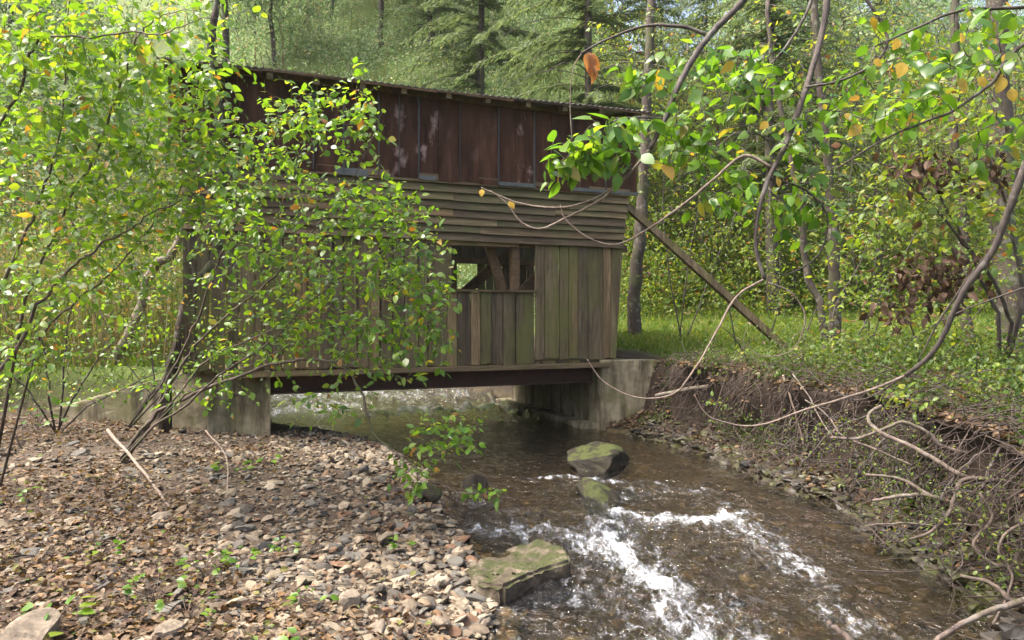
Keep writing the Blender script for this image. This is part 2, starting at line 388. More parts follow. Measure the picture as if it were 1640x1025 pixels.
def ground(x, y, masks=False):
    x = np.asarray(x, float); y = np.asarray(y, float)
    L, Rr, wl = shoreL(y), shoreR(y), level(y)
    dl, dr = L - x, x - Rr
    inside = np.minimum(-dl, -dr)
    bed = wl - np.clip(inside * 0.28, 0, 0.3) - 0.03 + 0.05 * (fbm(x * 2.2, y * 2.2, 3) - 0.5)
    bar = wl + 0.19 * (1 - np.exp(-np.maximum(dl, 0) / 1.1)) + 0.035 * np.maximum(dl, 0) + 0.05 * (fbm(x * 1.3, y * 1.3, 9) - 0.5) * np.clip(dl, 0, 1)
    # left bank behind the wing wall, and along the far left of the bar
    abx = -2.98 - 0.414 * (y - 8.63)
    inb = np.where(y < 12, abx - x, dl - 0.6)
    front = y - (8.72 + 0.19 * (-2.98 - x))
    wing = sstep(0.0, 0.22, front) * sstep(0.0, 0.2, inb)
    farl = sstep(6.2, 8.0, -x - 0.12 * np.maximum(6 - y, 0)) * sstep(2, 5, y) * 0.55
    top = 0.98 + 0.05 * (fbm(x * 0.8, y * 0.8, 21) - 0.5)
    zl = bar + (top - bar) * np.maximum(wing, farl)
    # right bank: rocky toe, steep cut face, grassy top
    near = sstep(8.5, 6.5, y)
    edge = 0.42 - 0.14 * near + 0.25 * (vnoise(y * 1.3, y * 0 + 2, 31) - 0.5)
    zr = wl + 0.03 + 0.2 * sstep(0, 0.6, dr) + (0.75 - 0.05 * near) * sstep(edge, edge + 0.26, dr) + 0.06 * (fbm(x * 2.5, y * 2.5, 14) - 0.5)
    zr = zr + 0.02 * np.maximum(dr - 1, 0) + 0.22 * sstep(10.5, 14, y) * sstep(0.5, 1.5, dr)
    z = np.where(inside > 0, bed, np.where(dl > 0, zl, zr))
    # hillside beyond
    y0 = 16.5 + 8 * sstep(2.5, 8, x)
    sl = 0.62 + 0.22 * sstep(-15, -6, x) - 0.22 * sstep(3, 10, x)
    hd = np.maximum(y - y0 + 0.5 * (fbm(x * 0.2, y * 0.2, 40) - 0.5) * 6, 0)
    hill = sl * hd * sstep(0, 2.5, hd) + 2.0 * (fbm(x * 0.11, y * 0.11, 44) - 0.5) * sstep(3, 12, hd)
    z = np.where(hd > 0, np.maximum(z, z * 0 + 0.25) + hill, z) if False else z + hill
    z = np.where(y > 52, z - (y - 52) * sl * .9, z)
    side = np.maximum(np.abs(x) - 26, 0)
    z = z + 0.15 * np.minimum(side, 60)
    if not masks: return z
    rmask = (dr > 0) & (inside <= 0)
    grass = np.where(rmask, sstep(edge + 0.6, edge + 1.2, dr), np.where(inside > 0, 0, np.maximum(wing, farl)))
    grass = np.maximum(grass, sstep(0, 2, hd))
    stony = np.where(dl > 0, 1 - np.maximum(wing, farl), 0) * (hd <= 0)
    wet = sstep(-0.25, 0.02, inside)
    return z, grass, stony, wet

def lip(x, y, z):
    """how far the top of the cut bank overhangs towards the water"""
    d = x - shoreR(y)
    return 0.42 * sstep(0.45, 0.7, d) * sstep(2.2, 0.8, d) * sstep(10.3, 9.3, y) * sstep(1.5, 3.2, y) * (.5 + 1.0 * vnoise(y * 1.5, y * 0, 77)) * (z > .4)
def axis(lo, hi, fine, mid_lo, mid_hi):
    a = list(np.arange(mid_lo, mid_hi + fine / 2, fine))
    s = fine
    while a[-1] < hi: s *= 1.12; a.append(a[-1] + s)
    s = fine
    while a[0] > lo: s *= 1.12; a.insert(0, a[0] - s)
    return np.array(a)
gx, gy = axis(-120, 120, 0.07, -7.0, 6.0), axis(-40, 140, 0.07, 2.2, 14)
X, Y = np.meshgrid(gx, gy)
Z, g_, s_, w_ = ground(X, Y, True)
_dr = X - shoreR(Y)
X0 = X.copy()
_face = sstep(.15, .35, _dr) * sstep(1.6, .9, _dr) * sstep(10.4, 9.6, Y) * (Z > -.05)
X = X + _face * .22 * (fbm(Y * 4.2, Z * 5, 91) - .5)
X = X - lip(X0, Y, Z)
ny, nx = X.shape
ii = (np.arange(ny - 1)[:, None] * nx + np.arange(nx - 1)[None]).ravel()
mb = MB().add(np.stack([X, Y, Z], -1).reshape(-1, 3), [np.stack([ii, ii + 1, ii + nx + 1, ii + nx], -1)])
m, nt = mat('ground_soil')
_v = coords(nt)
_a = lambda n: N(nt, 'Attribute', {'attribute_name': n}).outputs['Fac']
_n = noise(nt, _v, 9, 8, 0.7); _n2 = noise(nt, _v, 45, 4, 0.6)
soil = ramp(nt, _n, [(0.3, (0.009, 0.006, 0.004)), (0.55, (0.024, 0.016, 0.010)), (0.75, (0.046, 0.032, 0.021))])
sand = ramp(nt, _n2, [(0.3, (0.03, 0.021, 0.013)), (0.55, (0.07, 0.05, 0.033)), (0.75, (0.13, 0.097, 0.066))])
turf = ramp(nt, _n, [(0.3, (0.04, 0.05, 0.01)), (0.55, (0.07, 0.105, 0.016)), (0.75, (0.12, 0.15, 0.035))])
bedc = ramp(nt, noise(nt, _v, 7, 6, 0.7), [(0.3, (0.014, 0.011, 0.005)), (0.5, (0.036, 0.028, 0.012)), (0.72, (0.075, 0.057, 0.024))])
c = mixc(nt, _a('stony'), soil, sand)
c = mixc(nt, _a('grassy'), c, turf)
c = mixc(nt, _a('wet'), c, bedc)
out(nt, N(nt, 'BsdfPrincipled', Base_Color=c, Roughness=0.85, Specular_IOR_Level=0.25, Normal=bump(nt, _n2, 0.6, 0.02)).outputs[0])
gr = tag(mb.build('ground', m, None, True), kind='structure')
for nm, arr in (('grassy', g_), ('stony', s_), ('wet', w_)):
    at_ = gr.data.attributes.new(nm, 'FLOAT', 'POINT')
    at_.data.foreach_set('value', np.asarray(arr, float).ravel().astype(np.float32))

# ---- water
def seg_d(x, y, P):
    """distance to a polyline on plan and position along it"""
    best = np.full(x.shape, 1e9); along = np.zeros(x.shape)
    for i in range(len(P) - 1):
        a, b = np.array(P[i]), np.array(P[i + 1]); d = b - a; L2 = (d ** 2).sum()
        t = np.clip(((x - a[0]) * d[0] + (y - a[1]) * d[1]) / L2, 0, 1)
        q = np.hypot(x - a[0] - t * d[0], y - a[1] - t * d[1])
        along = np.where(q < best, i + t, along); best = np.minimum(best, q)
    return best, along
def wp(*pts): return [tuple(onz(px, py, level(F * 1.7 / (py - CY)))[:2]) for px, py in pts]
CHUTES = [   # (polyline on the water, half width, strength)
    (wp((965, 845), (990, 885), (1035, 925), (1075, 962), (1115, 1010), (1150, 1080)), 0.40, 0.62),
    (wp((975, 860), (1010, 905), (1060, 945)), 0.15, 0.84),
    (wp((990, 822), (1060, 828), (1110, 834), (1165, 828)), 0.15, 0.75),
    (wp((1165, 826), (1215, 862), (1255, 890), (1290, 920)), 0.26, 0.58),
    (wp((780, 850), (830, 848), (880, 845), (930, 868), (975, 895)), 0.24, 0.62),
    (wp((990, 800), (1060, 775), (1130, 790), (1200, 830)), 0.34, 0.42),
    (wp((850, 768), (905, 764), (1000, 772)), 0.10, 0.6),
    (wp((1250, 890), (1330, 960), (1400, 1020)), 0.42, 0.42),
    (wp((920, 930), (980, 985), (1020, 1080)), 0.45, 0.43),
    (wp((1100, 940), (1180, 980), (1240, 1060)), 0.42, 0.42),
    (wp((720, 790), (830, 820), (900, 850)), 0.3, 0.38),
    (wp((830, 985), (900, 1000), (960, 1020)), 0.3, 0.36),
    (wp((440, 632), (560, 626), (660, 622), (720, 620)), 0.9, 0.5),
    (wp((620, 664), (690, 656), (790, 650)), 0.45, 0.95),
    (wp((440, 660), (540, 645)), 0.7, 0.6),
]
wy = np.concatenate([np.arange(1.2, 8.4, 0.028), np.arange(8.4, 26, 0.075)])
wu = np.linspace(-0.06, 1.06, 190)
Yw = wy[:, None] + 0 * wu[None]
Lw, Rw = np.interp(wy, YL, XL)[:, None], np.interp(wy, YR, XR)[:, None]
Xw = Lw + (Rw - Lw) * wu[None]
foam = np.zeros(Xw.shape)
for P, hw, st in CHUTES:
    d, _ = seg_d(Xw, Yw, P)
    foam = np.maximum(foam, st * np.exp(-(d / hw) ** 2))
# flow coordinates: along the channel and across it
fu, fv = (Xw - (Lw + Rw) / 2), Yw
turb = np.clip(foam * 1.2, 0.0, 1)
calm = 0.22 + 0.78 * sstep(7.6, 6.4, Yw) + 3.6 * sstep(10.6, 12.2, Yw)
rip = (vnoise(Xw * 5 + Yw * 1.5, Yw * 3.2 - Xw, 1) - .5) * 0.040 + (vnoise(Xw * 11, Yw * 8 + Xw * 3, 2) - .5) * 0.024 + (vnoise(Xw * 23, Yw * 19, 4) - .5) * 0.006
ch = (vnoise(Xw * 9, Yw * 8, 7) - .5) * 0.07 + (vnoise(Xw * 19, Yw * 16, 8) - .5) * 0.045 + (vnoise(Xw * 38, Yw * 31, 11) - .5) * 0.02
Zw = level(Yw) + rip * calm + ch * turb + 0.025 * turb
ny, nx = Xw.shape
ii = (np.arange(ny - 1)[:, None] * nx + np.arange(nx - 1)[None]).ravel()
mb = MB().add(np.stack([Xw, Yw, Zw], -1).reshape(-1, 3), [np.stack([ii, ii + 1, ii + nx + 1, ii + nx], -1)])
m, nt = mat('stream_water')
_v = coords(nt, (1, 0.7, 1))
_fm = N(nt, 'Attribute', {'attribute_name': 'foam'}).outputs['Fac']
_b = math_(nt, 'ADD', noise(nt, _v, 16, 3, 0.55, 0.6), math_(nt, 'MULTIPLY', noise(nt, _v, 55, 3, 0.55), 0.35))
_nr = bump(nt, _b, 1.0, 0.05)
fres = N(nt, 'Fresnel', IOR=1.33, Normal=_nr).outputs[0]
tr = N(nt, 'BsdfTransparent', Color=(0.66, 0.58, 0.38, 1)).outputs[0]
gl = N(nt, 'BsdfGlossy', Color=(1, 1, 1, 1), Roughness=0.04, Normal=_nr).outputs[0]
wsh = N(nt, 'MixShader', _0=math_(nt, 'MULTIPLY', fres, 1.7, True), _1=tr, _2=gl).outputs[0]
fvec = N(nt, 'Mapping', Vector=N(nt, 'TexCoord').outputs['Object'], Rotation=(0, 0, R(28)), Scale=(1, 0.42, 1)).outputs[0]
lace = noise(nt, fvec, 30, 7, 0.75, 1.2)
strk = noise(nt, fvec, 9, 4, 0.65, 1.0)
fn = math_(nt, 'ADD', math_(nt, 'MULTIPLY', lace, 0.75), math_(nt, 'MULTIPLY', strk, 0.65))
ff = math_(nt, 'ADD', fn, math_(nt, 'MULTIPLY', _fm, 0.46))
ff = N(nt, 'MapRange', Value=ff, _1=0.93, _2=1.36).outputs[0]
ff = math_(nt, 'MULTIPLY', ff, N(nt, 'MapRange', Value=_fm, _1=0.05, _2=0.4).outputs[0])
fo = N(nt, 'BsdfPrincipled', Base_Color=(0.78, 0.82, 0.86, 1), Roughness=0.5, Normal=bump(nt, fn, 0.8, 0.03)).outputs[0]
out(nt, N(nt, 'MixShader', _0=math_(nt, 'MULTIPLY', ff, 0.92, True), _1=wsh, _2=fo).outputs[0])
wat = tag(mb.build('stream_water', m, None, True), kind='structure')
at_ = wat.data.attributes.new('foam', 'FLOAT', 'POINT')
at_.data.foreach_set('value', foam.ravel().astype(np.float32))

# ------------------------------------------------------------------ covered bridge
BX, BY, BZ, BA = -0.337, 9.7, 1.05, R(22.5)
ca, sa = math.cos(BA), math.sin(BA)
def W(px, py):
    """photo pixel on the near wall -> (along, up) in the bridge's own axes"""
    k = (px - CX) / F
    t = (k * BY - BX) / (ca - k * sa)
    return t, EYE - (py - CY) / F * (BY + t * sa) - BZ
def bw(t, d, z):
    """bridge axes -> world"""
    return np.array((BX + t * ca - d * sa, BY + t * sa + d * ca, BZ + z))
def bloc(p):
    x, y = p[0] - BX, p[1] - BY
    return np.array((x * ca + y * sa, -x * sa + y * ca, p[2] - BZ))
rng = np.random.default_rng(5)
bridge = thing('covered_bridge', 'old dark wooden covered bridge with rusty upper panels and board siding over the stream', 'bridge', (BX, BY, BZ), BA)
BW, TL, TR = 3.3, -3.75, 2.22       # bridge width, wall ends
def boards(mb, edges, zb, zt, y0, th, jb=0.02, jt=0.005, gap=0.007, slant=0.0, tilt=0.004):
    for a, b in zip(edges[:-1], edges[1:]):
        g1, g2 = gap * rng.uniform(0.2, 1.3), gap * rng.uniform(0.2, 1.3)
        z0 = zb + rng.uniform(-jb, jb); z1 = zt + rng.uniform(-jt, jt); k = rng.normal(0, tilt); yy = y0 + rng.uniform(-0.006, 0.006)
        n = 7
        le = [(a + g1 + rng.normal(0, 0.0018), z) for z in np.linspace(z0 + rng.uniform(-.012, .012), z1, n)]
        ri = [(b - g2 + k + rng.normal(0, 0.0018), z) for z in np.linspace(z0 + rng.uniform(-.012, .012), z1, n)]
        q = [(x + slant * z, z) for x, z in le] + [(x + slant * z, z) for x, z in ri[::-1]]
        mb.prism(q, yy, yy + th)
# vertical boards: right of the window
e = [W(p, 480)[0] for p in (857, 872, 896, 911, 926, 942, 966)] 
tb = MB()
boards(tb, e, 0.0, 1.60, 0.0, 0.026, gap=0.006)
xr0, xr1 = W(986, 572)[0], W(997, 395)[0]
last = [e[-1] + 0.004, e[-1] + 0.145, xr1]
z0 = -0.005
tb.prism([(last[0], z0), (last[0] + 0.10, z0 + .01), (last[0] + .135, 1.6), (last[0], 1.6)], 0.002, 0.028)
tb.prism([(last[0] + .108, z0 + .01), (xr0, z0 - .012), (xr1, 1.6), (last[0] + .143, 1.6)], -0.004, 0.022)
# below the window
e2 = [W(p, 520)[0] for p in (640, 660, 676, 697, 716, 732, 754, 770, 787, 806, 826, 857)]
boards(tb, e2[4:], -0.05, 0.93, 0.004, 0.026, jb=0.012, gap=0.009)
# left of the window, down to the far left end
e3 = list(np.arange(TL, W(716, 480)[0] - 0.1, 0.155)) + [W(716, 480)[0]]
e3 = [x + rng.uniform(-.025, .025) for x in e3[:-1]] + [e3[-1]]
boards(tb, e3, -0.05, 1.62, 0.003, 0.026, gap=0.011, jb=0.015)
tb.build('board_siding', MAT['board'], bridge)
# clapboards above
cb = MB(); zs = np.linspace(1.60, 2.34, 8)
for i in range(len(zs) - 1):
    cuts = [TL] + sorted((rng.uniform(TL + 0.7, -1.4), rng.uniform(-1.0, TR - 0.8))) + [0]
    for j in range(3):
        zl, zh = zs[i], zs[i + 1] + 0.02
        a = cuts[j]
        n = 9
        xe = (TR - 0.0 - 0.0) if j == 2 else cuts[j + 1]
        xs = np.linspace(a + 0.002, xe - 0.002, n)
        dz = np.cumsum(rng.normal(0, 0.003, n))
        if j == 2: xs[-1] = xr1 + (TR + .0 - xr1) * (zl - 1.6) / .8
        if i == 0 and cuts[j] < 0.3 and xe > -0.6: dz = dz + rng.normal(0, 0.004, n)
        V, fs = [], []
        for q, x in enumerate(xs):
            V += [(x, -0.042, zl + dz[q]), (x, -0.020, zl + dz[q]), (x, 0.006, zh), (x, -0.006, zh)]
        for q in range(n - 1):
            o = q * 4
            fs += [(o, o + 4, o + 7, o + 3), (o + 1, o + 2, o + 6, o + 5), (o, o + 1, o + 5, o + 4), (o + 3, o + 7, o + 6, o + 2)]
        fs += [(0, 3, 2, 1), (n * 4 - 4, n * 4 - 3, n * 4 - 2, n * 4 - 1)]
        cb.add(V, fs)
cb.build('clapboard_siding', MAT['clap'], bridge)
hb = MB().box(((TL + TR) / 2, -0.04, 2.40), (TR - TL - .02, 0.028, 0.115), jit=0.004, rng=rng)
hb.build('belt_board', MAT['clap'], bridge)
# upper rusty panels
seams = [W(p, 240)[0] for p in (668, 700, 733, 765, 795, 823, 852, 880, 912, 941, 966, 990, 1017)]
left = list(np.arange(TL, seams[0] - 0.15, 0.30)) + [seams[0]]
seams = left + seams[1:]
pn = MB()
for a, b in zip(seams[:-1], seams[1:]):
    yy = -0.056 + rng.uniform(-.005, .005); z0 = 2.375 + rng.uniform(-.012, .012)
    n = 6; V = []; tw = rng.normal(0, .004, 2)
    poly = [(a + .003, z0), (b - .003, z0 + rng.uniform(-.006, .006)), (b - .003 + tw[0], 3.43), (a + .003 + tw[1], 3.43)]
    pn.prism(poly, yy, yy + 0.012)
pn.build('rusty_panels', MAT['panel'], bridge)
for p in (500, 548, 604, 637, 668, 733, 795, 852, 912, 966):
    t = W(p, 240)[0]
    MB().box((t + .006, -0.068, 2.905), (0.018 if p not in (637, 733) else .01, 0.014, 1.03), jit=0.003, rng=rng).build('batten', MAT['batten'], bridge)
for a, b, y in ((535, 588, 270), (797, 855, 294), (912, 1018, 303), (668, 695, 282)):
    (ta, _), (tb_, z) = W(a, y), W(b, y)
    MB().box(((ta + tb_) / 2, -0.066, 2.395), (tb_ - ta, 0.008, 0.05 if a != 535 else .09), jit=0.003, rng=rng).build('flashing', MAT['flash'], bridge)
# eaves: plate, rafters with tails, purlin board, corrugated roof
rl, rr, ov = TL - 0.25, TR + 0.22, 0.28
pl = MB().box(((TL + TR) / 2, -0.055, 3.465), (TR - TL + .1, 0.09, 0.062), jit=.004, rng=rng); pl.build('wall_plate', MAT['timber'], bridge)
MB().box(((TL + TR) / 2, BW, 3.465), (TR - TL + .1, 0.09, 0.062)).build('wall_plate', MAT['timber'], bridge)
roof = MB(); sl = 0.20; nx = 150
xs = np.linspace(rl, rr, nx)
cor = 0.010 * np.cos(np.arange(nx) * np.pi)
sag = 0.012 * np.sin((xs - rl) * 1.3) + 0.014 * xs
prof = [(-ov, 3.51), (BW / 2, 3.51 + sl * (BW / 2 + ov)), (BW + ov, 3.51)]
for s in (0, 1):
    V = []
    for (yy, zz) in (prof[s], prof[s + 1]):
        for th in (0, -0.012):
            V.append(np.stack([xs, np.full(nx, yy), zz + cor + sag + th], -1))
    V = np.concatenate(V); i = np.arange(nx - 1)
    fa = [np.stack([i, i + 1, i + 2 * nx + 1, i + 2 * nx], -1), np.stack([i + nx, i + 3 * nx, i + 3 * nx + 1, i + nx + 1], -1), np.stack([i, i + nx, i + nx + 1, i + 1], -1)]
    roof.add(V, fa)
rf = roof.build('roof', MAT['tin'], bridge)
for i, p in enumerate([0.0] + [W(q, 150)[0] for q in (352, 430, 503, 575, 640, 710, 772, 835, 893, 950)] + [TR - .02]):
    if i == 0: continue
    t = p
    rb = MB()
    for s in (0, 1):
        a = (t, -ov + 0.03, 3.51 - 0.062 + sl * .03) if s == 0 else (t, BW + ov - .1, 3.51 - 0.052 + sl * .1)
        b = (t, BW / 2, 3.51 - 0.062 + sl * (BW / 2 + ov))
        rb.beam(np.array(a) + (0, 0, .014 * t), np.array(b) + (0, 0, .014 * t), 0.09, 0.07, (1, 0, 0))
    rb.build('rafter', MAT['clap'], rf)
fb = MB(); xs = np.linspace(rl + .05, rr - .05, 7)
for a, b in zip(xs[:-1], xs[1:]): fb.box(((a + b) / 2, -ov + 0.012, 3.486 + 0.012 * math.sin(((a + b) / 2 - rl) * 1.3) + .007 * (a + b)), (b - a - .003, 0.014, 0.024), jit=.003, rng=rng)
fb.build('fascia', MAT['timber'], rf)
# deck, edge plank, girders
dk = MB()
for x in np.arange(TL, TR, 0.2): dk.box((x + .1, BW / 2, -0.055), (0.19, BW - .08, 0.05), jit=.003, rng=rng)
dk.build('deck', MAT['board'], bridge)
MB().box((-0.62, -0.01, -0.098), (5.25, 0.12, 0.058), jit=.004, rng=rng).build('edge_plank', MAT['clap'], bridge)
for d in (0.28, 1.2, 2.1, BW - .28):
    g = MB(); L0, L1 = -3.25, 2.05; xm, ln = (L0 + L1) / 2, L1 - L0
    g.box((xm, d, -0.128), (ln, 0.15, 0.016)); g.box((xm, d, -0.36), (ln, 0.15, 0.016)); g.box((xm, d, -0.244), (ln, 0.012, 0.216))
    g.build('girder', MAT['steel'], bridge)
# far wall with its own opening
fw = MB()
ef = list(np.arange(TL, TR, 0.165))
for a, b in zip(ef[:-1], ef[1:]):
    c_ = (a + b) / 2
    if 0.30 < c_ < 1.0: boards(fw, [a, b], -0.05, 0.88, BW, 0.026, gap=.009)
    else: boards(fw, [a, b], -0.05, 1.60, BW, 0.026, gap=.014)
fw.box(((TL + TR) / 2, BW + .01, 2.53), (TR - TL, 0.03, 1.86))
fw.build('far_wall', MAT['board'], bridge)
# truss timbers behind the window
def tim(name, a, b, wd=.10, dp=.09): MB().beam(a, b, wd, dp).build(name, MAT['timber'], bridge)
tim('rail', (TL, BW - .06, 1.63), (TR, BW - .06, 1.63), .11, .08)
tim('rail', (TL, 0.08, 1.60), (TR, 0.08, 1.60), .10, .09)
pt = W(826, 430)[0]
for t in (pt + .02, -0.58, -2.1, -3.6, 1.95):
    tim('post', (t, 0.09, -0.02), (t, 0.09, 1.55), .11, .10)
    tim('post', (t + .1, BW - .14, -0.02), (t + .1, BW - .14, 1.57), .10, .09)
def inn(px, py, d):
    """photo pixel on a plane d behind the near wall, in bridge axes"""
    k = (px - CX) / F; ox, oy = BX - d * sa, BY + d * ca
    t = (k * oy - ox) / (ca - k * sa); return (t, d, EYE - (py - CY) / F * (oy + t * sa) - BZ)
tim('brace', inn(781, 386, .24), inn(812, 486, .24), .125, .07)
tim('brace', inn(735, 476, 1.6), inn(826, 396, 1.6), .15, .08)
tim('brace', inn(826, 478, .32), inn(872, 436, .32), .17, .06)
# window trim
(wa, wzt), (wb, wzb) = W(715, 379), W(857, 466)
fr = MB()
fr.box(((wa + wb) / 2 + .02, -0.006, 0.945), (wb - wa, 0.05, 0.022), jit=.003, rng=rng)
fr.box((wa + .045, 0.038, 1.27), (0.075, 0.03, 0.64), jit=.003, rng=rng)
fr.box(((wa + pt) / 2, 0.02, 1.575), (pt - wa + .1, 0.03, 0.05), jit=.004, rng=rng)
fr.build('window_frame', MAT['clap'], bridge)
# slanting outrigger brace at the right end
pa = bloc(at(1004, 330, 10.62)); pb = bloc(at(1287, 584, 11.0))
MB().beam(pa, pb, 0.105, 0.08, (0, 1, 0)).build('outrigger_brace', MAT['board'], bridge)

# ------------------------------------------------------------------ concrete abutments
def conc_block(outline_front, outline_back, name, lab, cat='abutment', group='bridge abutments', chip=0.012, seed=1):
    """loft between two world outlines (same count), subdivided and worn"""
    import bmesh
    bm = bmesh.new()
    a = [bm.verts.new(p) for p in outline_front]; b = [bm.verts.new(p) for p in outline_back]
    n = len(a)
    bm.faces.new(a[::-1]); bm.faces.new(b)
    for i in range(n): bm.faces.new((a[i], a[(i + 1) % n], b[(i + 1) % n], b[i]))
    bmesh.ops.recalc_face_normals(bm, faces=bm.faces)
    bmesh.ops.bevel(bm, geom=list(bm.edges), offset=0.018, segments=2, affect='EDGES', profile=0.6)
    bmesh.ops.triangulate(bm, faces=bm.faces)
    for _ in range(4):
        big = [e for e in bm.edges if e.calc_length() > 0.11]
        if not big: break
        bmesh.ops.subdivide_edges(bm, edges=big, cuts=1)
        bmesh.ops.triangulate(bm, faces=bm.faces)
    bm.normal_update()
    rg = np.random.default_rng(seed)
    for v in bm.verts:
        x, y, z = v.co
        d = (fbm(np.array([x * 3 + y * 2.1]), np.array([z * 3 - y]), seed)[0] - .5) * 2.2 * chip + rg.normal(0, chip * .12)
        v.co += v.normal * d
    me = bpy.data.meshes.new(name); bm.to_mesh(me); bm.free(); me.materials.append(MAT['conc'])
    o = bpy.data.objects.new(name, me); COL.objects.link(o)
    return tag(o, lab, cat, group) if lab else o
def xy(v, z): return (v[0], v[1], z)
# right: face under the deck, plus the wing that faces the camera
A = bw(1.75, -0.02, 0)
sidev = np.array((1.0, 0.03, 0)); backv = np.array((-sa, ca, 0)); alv = np.array((ca, sa, 0))
topz, seat = 1.02, 0.655
fw_ = np.array((A[0], A[1], 0))
WIDE = 0.88
front = [xy(fw_, topz), xy(fw_ + sidev * (WIDE + .0), topz), xy(fw_ + sidev * (WIDE - .05), -0.02), xy(fw_, -0.07)]
bk = backv * 0.27
back = [xy(fw_ + bk + alv * .0, topz), xy(fw_ + sidev * WIDE + bk, topz), xy(fw_ + sidev * (WIDE - .05) + bk, -0.02), xy(fw_ + bk, -0.07)]
ab = conc_block(front, back, 'concrete_abutment', 'stained concrete abutment under the right end of the bridge beside the dark bank', seed=2)
seatm = conc_block([xy(fw_ + bk * 1.01 - backv * .0, seat), xy(fw_ + bk + alv * .8, seat), xy(fw_ + bk + alv * .8, -.2), xy(fw_ + bk, -.2)],
                   [xy(fw_ + backv * 3.4, seat), xy(fw_ + backv * 3.4 + alv * .8, seat), xy(fw_ + backv * 3.4 + alv * .8, -.2), xy(fw_ + backv * 3.4, -.2)], 'beam_seat', None, None, None, seed=3)
seatm.parent = ab
ft = conc_block([xy(fw_ - alv * .22 + backv * .15, .10), xy(fw_ + alv * .1 + backv * .15, .10), xy(fw_ + alv * .1 + backv * .15, -.3), xy(fw_ - alv * .26 + backv * .15, -.3)],
                [xy(fw_ - alv * .22 + backv * 3.6, .12), xy(fw_ + alv * .1 + backv * 3.6, .12), xy(fw_ + alv * .1 + backv * 3.6, -.3), xy(fw_ - alv * .26 + backv * 3.6, -.3)], 'footing', None, None, None, seed=4)
ft.parent = ab
# left: block with a sloping wing wall running left
B = bw(-2.78, -0.02, 0); fb_ = np.array((B[0], B[1], 0))
lv = np.array((-1.0, 0.16, 0))
o_f = [xy(fb_, 1.0), xy(fb_ + lv * .95, 1.0), xy(fb_ + lv * 3.0, 0.44), xy(fb_ + lv * 3.05, 0.0), xy(fb_, -0.1)]
ob = backv * 0.30
o_b = [tuple(np.array(p) + ob) for p in o_f]
al_ = conc_block(o_f, o_b, 'concrete_abutment', 'pale concrete abutment with sloping wing wall behind the leaning shrub', seed=6)
s2 = conc_block([xy(fb_ + bk, seat), xy(fb_ + bk - alv * .7, seat), xy(fb_ + bk - alv * .7, -.2), xy(fb_ + bk, -.2)],
                [xy(fb_ + backv * 3.4, seat), xy(fb_ + backv * 3.4 - alv * .7, seat), xy(fb_ + backv * 3.4 - alv * .7, -.2), xy(fb_ + backv * 3.4, -.2)], 'beam_seat', None, None, None, seed=7)
s2.parent = al_

# ------------------------------------------------------------------ stones
import bmesh
def ico(sub):
    bm = bmesh.new(); bmesh.ops.create_icosphere(bm, subdivisions=sub, radius=1)
    V = np.array([v.co[:] for v in bm.verts]); Fc = np.array([[v.index for v in f.verts] for f in bm.faces]); bm.free()
    return V, Fc
ICO = {k: ico(k) for k in (1, 2, 3, 4, 5)}
def rock_shape(rng, sub=3, cuts=9, depth=(0.45, 0.85), rough=0.05):
    V, Fc = ICO[sub]; V = V.copy()
    for _ in range(cuts):
        n = unit(rng.normal(0, 1, 3)); d = rng.uniform(*depth)
        k = np.maximum(V @ n - d, 0); V -= k[:, None] * n
    if rough:
        s = rng.integers(0, 999)
        a = fbm(V[:, 0] * 2.5 + V[:, 2] * 1.7 + 9, V[:, 1] * 2.5 - V[:, 2] * 1.3 + 9, int(s), 4) - .5
        V *= 1 + (a * 2 * rough)[:, None]
        if sub > 4:
            V *= 1 + ((fbm(V[:, 0] * 9 + V[:, 2] * 7, V[:, 1] * 9 - V[:, 2] * 5, int(s) + 1, 4) - .5) * rough * 1.5)[:, None]
    return V, Fc
def euler(ax, ay, az):
    return np.array(Matrix.Rotation(az, 3, 'Z') @ Matrix.Rotation(ay, 3, 'Y') @ Matrix.Rotation(ax, 3, 'X'))
def rock(name, label, cat, base, size, seed, mat_, rot=(0, 0, 0), sub=4, cuts=10, rough=.05, group=None, depth=(.45, .85)):
    rg = np.random.default_rng(seed)
    V, Fc = rock_shape(rg, sub, cuts, depth, rough)
    V = (V * np.array(size)) @ euler(*rot).T
    V[:, 2] -= V[:, 2].min()
    o = MB().add(V, [Fc]).build(name, mat_, None, sub > 4)
    o.location = base
    return tag(o, label, cat, group)
